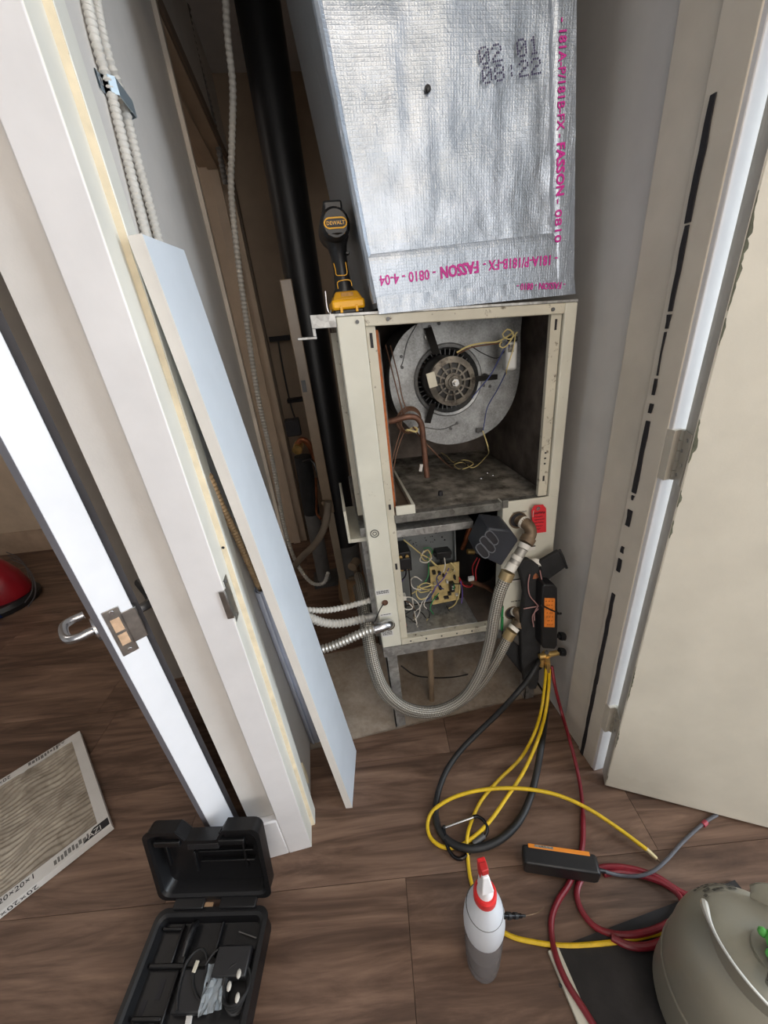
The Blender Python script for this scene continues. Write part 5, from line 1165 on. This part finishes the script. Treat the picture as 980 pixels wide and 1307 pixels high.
# ================================================================== REFRIGERANT CYLINDER
TX, TY, TR_ = .580, .146, .118
tk = thing('gas_cylinder', 'grey refrigerant cylinder with a green valve standing at the lower right', 'cylinder', (TX, TY, .010))
z0_ = .010
MB().lathe([(.09, 0), (.112, .012), (TR_, .035), (TR_, .205), (.1165, .225), (.111, .252), (.100, .275), (.083, .293), (.062, .305), (.03, .311), (.0005, .312)], (TX, TY, z0_), seg=64).build('shell', TANKM, tk)
MB().lathe([(TR_+.0005, .118), (TR_+.0025, .122), (TR_+.0025, .128), (TR_+.0005, .132)], (TX, TY, z0_), seg=48, caps=False).build('weld_seam', TANKM, tk)
def collar(a0, a1, h0, h1, name='collar'):
    q = MB(); n_ = 26
    for k in range(n_+1):
        t = a0+(a1-a0)*k/n_; s_ = k/n_; h = h0+(h1-h0)*(math.sin(pi*s_)**.6)
        for r_, z in ((.079, .288), (.086, .300+h*.5), (.094, .302+h), (.0912, .3035+h), (.0835, .300+h*.5), (.0765, .288)):
            q.v.append(Vector((TX+r_*cos(t), TY+r_*sin(t), z0_+z)))
    for k in range(n_):
        for i in range(6): j = (i+1) % 6; q.f.append([k*6+i, k*6+j, (k+1)*6+j, (k+1)*6+i])
    q.f += [list(range(6)), [n_*6+i for i in range(6)][::-1]]
    return q.build(name, TANKM, tk)
c1_ = collar(radians(122), radians(250), .006, .050); collar(radians(-30), radians(58), .006, .055)
rim = MB().tube([Vector((TX+.0925*cos(t), TY+.0925*sin(t), z0_+.304+.006+.044*(math.sin(pi*(i/20))**.6))) for i, t in enumerate([radians(122+128*j/20) for j in range(21)])], lambda t: .0022+.004*math.exp(-((t-.12)/.12)**2), 8, .006).build('bare_rim', TANKR, tk)
MB().lathe([(.030, .300), (.030, .318), (.022, .322), (.0005, .322)], (TX, TY, z0_), seg=24).build('neck', TANKM, tk)
MB().cyl((TX-.006, TY-.004, z0_+.318), (TX-.006, TY-.004, z0_+.350), .013, 14).cyl((TX-.05, TY-.03, z0_+.334), (TX+.03, TY+.01, z0_+.334), .009, 12).build('valve', mat('grey_valve', (112, 110, 104), .4, .5), tk)
gh = MB()
gh.lathe([(.0005, 0), (.024, .0), (.026, .004), (.026, .012), (.022, .016), (.0005, .016)], (TX+.000, TY-.004, z0_+.340), (.25, -.2, 1), 20)
for i in range(6): t = 2*pi*i/6; gh.ell(Vector((TX+.000+.026*cos(t), TY-.004+.026*sin(t), z0_+.348)), .007, .007, .008, 8, 6)
gh.build('green_handwheel', GREEN, tk)
# stencil row on the shoulder and warning stripes on the side
def on_tank(ang, h):
    prof_ = [(.118, .205), (.1165, .225), (.111, .252), (.100, .275), (.083, .293)]
    if h <= .205: return Vector((TX+TR_*cos(ang), TY+TR_*sin(ang), z0_+h)), Vector((cos(ang), sin(ang), 0))
    for (r0, h0), (r1, h1) in zip(prof_, prof_[1:]):
        if h0 <= h <= h1:
            r_ = r0+(r1-r0)*(h-h0)/(h1-h0); nn = Vector((cos(ang)*(h1-h0), sin(ang)*(h1-h0), r0-r1)).normalized(); return Vector((TX+r_*cos(ang), TY+r_*sin(ang), z0_+h)), nn
q = MB(); random.seed(14)
for i in range(9):
    for j in range(5):
        if random.random() < .62:
            p_, nn = on_tank(radians(103-i*4.6+j*.6), .262+j*.0055); e_ = Vector((0, 0, 1)).cross(nn).normalized(); g_ = nn.cross(e_)
            q.add([p_+nn*.002-e_*.0034-g_*.0030, p_+nn*.002+e_*.0034-g_*.0030, p_+nn*.002+e_*.0034+g_*.0030, p_+nn*.002-e_*.0034+g_*.0030], [(0, 1, 2, 3)])
q.build('stencil_lettering', mat('grey_stencil', (72, 70, 64), .7), tk, flat=True)
for i in range(3):
    q = MB(); L_ = []
    for k in range(9):
        p_, nn = on_tank(radians(196+i*7), .195-k*.018); e_ = Vector((0, 0, 1)).cross(nn).normalized(); q.v += [p_+nn*.0006-e_*.006, p_+nn*.0006+e_*.0055]
    for k in range(8): q.f.append([2*k, 2*k+1, 2*k+3, 2*k+2])
    q.build('printed_band', mat('grey_print_band', (104, 106, 100), .6, var=.35, scale=160), tk)

# ================================================================== TOOL CASE
rz = .075
r0, r1 = at_z(204, 1162, rz), at_z(342, 1158, rz)
ux = (r1-r0).normalized(); uy = Vector((-ux.y, ux.x, 0)); Wc = (r1-r0).length; Dc = .30
TM = Matrix((ux, uy, Vector((0, 0, 1)))).transposed().to_4x4(); TM.translation = (r0.x, r0.y, 0)
# local: x along the hinge (0..Wc), y away from viewer (0 at hinge, -Dc front), z up
tc_ = thing('tool_case', 'open black plastic drill case with a moulded inside on the floor', 'case', TM @ Vector((Wc/2, -Dc/2, 0)))
def rr(x0, x1, y0, y1, r_, z, n=5):
    out = []
    for cx, cy, a0 in ((x1-r_, y1-r_, 0), (x0+r_, y1-r_, 90), (x0+r_, y0+r_, 180), (x1-r_, y0+r_, 270)):
        for k in range(n+1): t = radians(a0+90*k/n); out.append(Vector((cx+r_*cos(t), cy+r_*sin(t), z)))
    return out
def stack(rings, M, name, m_, parent, closed_bottom=True, closed_top=True):
    q = MB(M); n = len(rings[0])
    q.add([p for r_ in rings for p in r_], [(k*n+i, k*n+(i+1) % n, (k+1)*n+(i+1) % n, (k+1)*n+i) for k in range(len(rings)-1) for i in range(n)]+([tuple(range(n))[::-1]] if closed_bottom else [])+([tuple(range((len(rings)-1)*n, len(rings)*n))] if closed_top else []))
    return q.build(name, m_, parent, ang=30)
tray = stack([rr(.012, Wc-.012, -Dc+.012, -.012, .015, .002), rr(0, Wc, -Dc, 0, .022, .016), rr(0, Wc, -Dc, 0, .022, rz-.006), rr(-.004, Wc+.004, -Dc-.004, .004, .024, rz-.005), rr(-.004, Wc+.004, -Dc-.004, .004, .024, rz), rr(.006, Wc-.006, -Dc+.006, -.006, .018, rz+.001), rr(.012, Wc-.012, -Dc+.012, -.012, .016, rz-.003), rr(.018, Wc-.018, -Dc+.018, -.018, .012, rz-.022)], TM, 'tray', CASEB, tc_)
def cavity(x0, x1, y0, y1, name='moulded_rib', h=.012, zb=None):
    zb = rz-.022 if zb is None else zb; MB(TM).box((x0, y0, zb), (x1, y1, zb+h)).build(name, CASEB, tray, bevel=.002)
for x0, x1, y0, y1 in ((.02, .066, -.032, -.026), (.066, .071, -.085, -.02), (.086, .098, -.085, -.018), (.16, .166, -.075, -.018), (.02, .10, -.092, -.084), (.098, .24, -.098, -.090), (.088, .094, -.20, -.095), (.088, .25, -.206, -.200), (.025, .088, -.165, -.158)): cavity(x0, min(x1, Wc-.02), y0, y1)
for x0, x1, y0, y1 in ((.055, .066, -.135, -.105), (.03, .040, -.185, -.135), (.06, .07, -.20, -.165)):
    MB(TM).box((x0, y0, rz-.0222), (x1, y1, rz-.0212)).build('slot', BLK, tray)
MB(TM).tube([(.092, -.075, rz-.01), (.094, -.05, rz-.004), (.097, -.028, rz-.006), (.099, -.02, rz-.014)], .006, 10, .006).build('moulded_arch', CASEB, tray)
lng = MB(TM)
# lid, tipped back on the hinge
la = radians(13); LMx = TM @ Matrix.Translation((0, .016, rz+.004)) @ Matrix.Rotation(-la, 4, 'X')
LH = .208   # local in lid: x along hinge, z up the lid, y thickness behind (0 = open rim, +.04 back)
def lid_ring(ins, y, notch=True):
    x0, x1, z0, z1, r_ = -.004+ins, Wc+.004-ins, .004+ins, LH-ins, .020
    pts_ = []
    for cx, cz, a0 in ((x1-r_, z1-r_, 0),):
        for k in range(6): t = radians(a0+90*k/5); pts_.append(Vector((cx+r_*cos(t), y, cz+r_*sin(t))))
    if notch:
        a_, b_ = Wc*.66, Wc*.33
        pts_ += [Vector((a_+.012, y, z1)), Vector((a_-.006, y, z1-.026)), Vector((b_+.006, y, z1-.026)), Vector((b_-.014, y, z1))]
    for cx, cz, a0 in ((x0+r_, z1-r_, 90), (x0+r_, z0+r_, 180), (x1-r_, z0+r_, 270)):
        for k in range(6): t = radians(a0+90*k/5); pts_.append(Vector((cx+r_*cos(t), y, cz+r_*sin(t))))
    return pts_
lid = stack([lid_ring(.012, .040), lid_ring(.0, .033), lid_ring(.0, .004), lid_ring(-.003, .002), lid_ring(-.003, -.001), lid_ring(.007, -.001), lid_ring(.012, .004), lid_ring(.018, .028)], LMx, 'lid', CASEB, tc_)
def lrib(x0, x1, z0, z1, h=.010): MB(LMx).box((x0, .024-h, z0), (x1, .0245, z1)).build('moulded_rib', CASEB, lid, bevel=.0015)
for x0, x1, z0, z1 in ((.03, .085, .182, .186), (.085, .090, .16, .186), (.09, .17, .160, .164), (.17, .175, .16, .188), (.175, .25, .182, .186), (.11, .25, .128, .132), (.11, .25, .098, .102), (.03, .034, .09, .15), (.095, .10, .07, .13), (.22, .225, .075, .16)): lrib(x0, min(x1, Wc-.025), z0, z1)
for x0, x1 in ((.022, .085), (Wc-.092, Wc-.03)): MB(LMx).box((x0, -.006, LH-.034), (x1, .004, LH-.020)).build('latch', CASEB, lid, bevel=.002)
MB(LMx).box((Wc*.36, .0, LH-.052), (Wc*.64, .010, LH-.034)).build('grip_recess', mat('grip_black', (30, 30, 32), .5), lid, bevel=.002)
for x0, x1 in ((.035, .11), (.15, Wc-.03)): MB(TM).box((x0, -.002, rz-.004), (x1, .020, rz+.010)).build('hinge', CASEB, tc_, bevel=.002)
hl_ = TM @ Vector((.115, .006, rz+.004)); MB(TM).box((.10, .004, rz-.002), (.13, .012, rz+.001)).build('hinge_gap_pad', mat('tan_pad', (150, 120, 90), .7), tc_)
# things in the case
zb = rz-.021
def tq(px, py, z): return at_z(px, py, z)
ch = thing('battery_charger', 'black charger block with its cord lying in the tool case', 'charger', tq(300, 1235, zb))
c_ = TM.inverted() @ tq(297, 1228, zb+.02); MB(TM).box((c_.x-.038, c_.y-.024, zb), (c_.x+.038, c_.y+.024, zb+.030)).build('block', mat('charger_black', (32, 32, 34), .5), ch, bevel=.003)
c_ = TM.inverted() @ tq(247, 1263, zb+.01); MB(TM).box((c_.x-.034, c_.y-.034, zb), (c_.x+.03, c_.y+.03, zb+.018)).build('base', mat('charger_black', (32, 32, 34), .5), ch, bevel=.004)
MB().tube([tq(x, y, zb+.02) for x, y in ((225, 1290), (228, 1262), (240, 1225), (256, 1211), (264, 1222), (262, 1250), (268, 1270), (258, 1278), (247, 1260), (246, 1240))], .0030, 8, .008).build('cord', DARKR, ch)
MB().tube([tq(x, y, zb+.024) for x, y in ((262, 1232), (275, 1214), (300, 1208), (314, 1222), (312, 1245))], .0026, 8, .008).build('cord', DARKR, ch)
cd = thing('coiled_cord', 'bundle of black cord with white ties in the tool case', 'cord', tq(302, 1268, zb))
cc_ = tq(302, 1266, zb+.012); q = MB()
for k in range(5): q.tube([cc_+Vector((.022*cos(t)*(1+.08*k), .030*sin(t)+.002*k, .004*k-.004+.004*sin(2*t+k))) for t in [2*pi*i/10+k for i in range(10)]], .0030, 8, .006, closed=True)
q.build('coil', DARKR, cd)
for dx, dy in ((-.012, .006), (.006, .02), (.008, -.014)): MB().ell(cc_+Vector((dx, dy, .018)), .005, .008, .003, 8, 6).build('white_tie', WIREW, cd)
bg = thing('plastic_bag', 'crumpled clear plastic bag in the tool case beside the cord bundle', 'bag', tq(274, 1262, zb))
q = MB(); random.seed(8); c_ = tq(274, 1262, zb+.012)
for j in range(9):
    for i in range(9):
        x, y = (i-4)*.006*(1-.04*j), (j-4)*.009
        q.v.append(c_+Vector((x, y, .010*noise.noise(Vector((x*150, y*150, 2)))+.012)))
for j in range(8):
    for i in range(8): s_ = j*9+i; q.f.append([s_, s_+1, s_+10, s_+9])
q.build('film', BAGM, bg, flat=True)
tag(MB().box(tq(250, 1234, zb+.02)-Vector((.004, .009, .0)), tq(250, 1234, zb+.02)+Vector((.004, .009, .004)), Matrix.Rotation(-.3, 3, 'Z')).build('plug_adapter', mat('cream_label', (212, 206, 186), .6), None, bevel=.001), 'small cream plug tip lying on the charger in the tool case', 'plug')
tag(MB().box(tq(242, 1300, zb)-Vector((.006, .012, .0)), tq(242, 1300, zb)+Vector((.006, .012, .006))).build('grey_clip', CARD, None, bevel=.001), 'small pale grey clip at the near end of the tool case', 'clip')
tag(MB().cyl(tq(305, 1189, zb+.006), tq(327, 1197, zb+.008), .0013, 8).build('nail', STEEL), 'thin steel nail lying in the back right pocket of the tool case', 'nail')
for k, (x, y) in enumerate(((288, 1268), (298, 1276), (300, 1286), (316, 1252), (280, 1282))):
    pass

# ================================================================== AIR FILTER on the floor
fz = .024
fA, fB = at_z(101.5, 932.5, fz), at_z(141, 1049, fz)
eR_ = (fB-fA); LF = eR_.length; eR_.normalize(); eL_ = Vector((eR_.y, -eR_.x, 0)); eL_ = eL_ if eL_.x < 0 else -eL_
# local: x along the right edge from back to front, y towards the left, z up
fM = Matrix((eR_, -eL_, Vector((0, 0, 1)))).transposed().to_4x4(); fM.translation = (fA.x, fA.y, 0)
LF = .472
ft = thing('air_filter', 'square pleated air filter in a white cardboard frame lying on the floor', 'filter', fM @ Vector((LF/2, -LF/2, 0)))
def fbx(lo, hi): return MB(fM).box((lo[0], -hi[1], lo[2]), (hi[0], -lo[1], hi[2]))
bw = .033
fr_ = fbx((0, 0, .002), (bw*.8, LF, fz)).build('frame_side', CARD, ft, bevel=.0008)
fbx((LF-bw*1.25, 0, .002), (LF, LF, fz)).build('frame_side', CARD, ft, bevel=.0008)
fbx((bw*.8, 0, .002), (LF-bw*1.25, bw*.9, fz)).build('frame_side', CARD, ft, bevel=.0008)
fbx((bw*.8, LF-bw, .002), (LF-bw*1.25, LF, fz)).build('frame_side', CARD, ft, bevel=.0008)
q = MB(fM); nx, ny = 200, 34
for j in range(ny+1):
    for i in range(nx+1):
        u, v = i/nx, j/ny; x = bw*.8+(LF-bw*2.05)*u; y = bw*.9+(LF-bw*1.9)*v
        w_ = u*26+1.1*noise.noise(Vector((u*3.2, v*3.4, 0)))*2+.5*noise.noise(Vector((u*9, v*6, 4)))
        q.v.append(fM @ Vector((x, -y, fz-.006+.0042*math.sin(2*pi*w_)*(.75+.5*noise.noise(Vector((u*6, v*9, 9)))))))
for j in range(ny):
    for i in range(nx): s_ = j*(nx+1)+i; q.f.append([s_, s_+1, s_+nx+2, s_+nx+1])
q.build('pleated_media', FILT, ft, ang=80)
def ftext(s, x, y, size, dirx, diry, sq=1., z=fz+.0004, m_=INK): return text('printed_lettering', s, size, frame(fM @ Vector((x, -y, z)), fM.to_3x3() @ Vector(dirx), fM.to_3x3() @ Vector(diry)), m_, ft, .0002, 'LEFT', sq)
ftext('20\u00d720\u00d71', LF-.021, .262, .022, (0, 1, 0), (-1, 0, 0), 1.0)
text('printed_lettering', '20\u00d720\u00d71', .020, frame(fM @ Vector((LF+.0004, -.182, .020)), fM.to_3x3() @ Vector((0, -1, 0)), Vector((0, 0, -1))), INK, ft, .0002, 'LEFT', 1.3)
ftext('20\u00d720\u00d71', .008, .205, .020, (0, -1, 0), (1, 0, 0), 1.1)
random.seed(17)
def fmarks(x, y0, y1, h):
    q = MB(fM); y_ = y0
    while y_ < y1:
        k_ = .004+random.random()*.004; q.box((x-h*(.3+.4*random.random()), -(y_+k_), fz+.0001), (x+h*(.3+.4*random.random()), -y_, fz+.0005)); y_ += k_+.0028
    q.build('printed_marks', mat('grey_marks', (112, 110, 106), .7), ft, flat=True)
fmarks(.013, .07, .155, .014); fmarks(LF-.020, .055, .14, .016)
q = MB(fM); q.prism([(LF-.008, -.003, fz+.0001), (LF-.008, -.072, fz+.0001), (LF-.034, -.040, fz+.0001), (LF-.034, -.003, fz+.0001)], (0, 0, .0004)); q.build('logo_patch', INK, ft)
ftext('AZI', LF-.011, .058, .024, (0, 1, 0), (-1, 0, 0), .95, fz+.0008, CARD)
ftext('AZI', .004, .004+.045, .014, (0, -1, 0), (1, 0, 0), 1.2)
# ================================================================== RED TOOL far left
q0 = at_z(12, 785, 0)
rt_ = thing('red_tool', 'red plastic machine with a dark base and loose wire at the left edge', 'machine', (q0.x, q0.y+.08, 0))
O = Vector((q0.x-.12, q0.y+.14, 0))
sh = MB(); secs = ((.0, .17, .13), (.04, .18, .14), (.14, .16, .12), (.22, .12, .09), (.27, .06, .05))
for z, rx, ry in secs: sh.v += [O+Vector((rx*cos(t), ry*sin(t), z+.05)) for t in [2*pi*i/20 for i in range(20)]]
for k in range(len(secs)-1):
    for i in range(20): sh.f.append([k*20+i, k*20+(i+1) % 20, (k+1)*20+(i+1) % 20, (k+1)*20+i])
sh.f += [list(range(20))[::-1], list(range(80, 100))]; sh.build('housing', REDV, rt_)
MB().lathe([(.001, 0), (.19, .002), (.195, .03), (.18, .055)], O, seg=24).build('base', DARK, rt_)
MB().tube([O+Vector((-.05, 0, .30)), O+Vector((-.03, -.02, .36)), O+Vector((.04, -.03, .37)), O+Vector((.07, -.02, .31))], .02, 10, .02).build('handle', DARK, rt_)
MB().tube([O+Vector((-.10, -.14, .02)), O+Vector((.0, -.18, .025)), O+Vector((.10, -.16, .03))], .025, 10, .02).build('blue_hose', BLUEP, rt_)
for k in range(3): tag(MB().tube([at_z(x+k*4, y+k*5, .02+.05*k) for x, y in ((6, 704), (24, 712), (36, 732), (36, 752), (28, 764))], .0035, 6, .02).build('loose_wire', mat('grey_cable', (84, 84, 90), .5)), ('dark wire bowed out beside the red machine, innermost of the three', 'dark wire bowed out beside the red machine, middle of the three', 'dark wire bowed out beside the red machine, outermost of the three')[k], 'wire', 'loose wires beside the red machine')
bpy.context.view_layer.update()
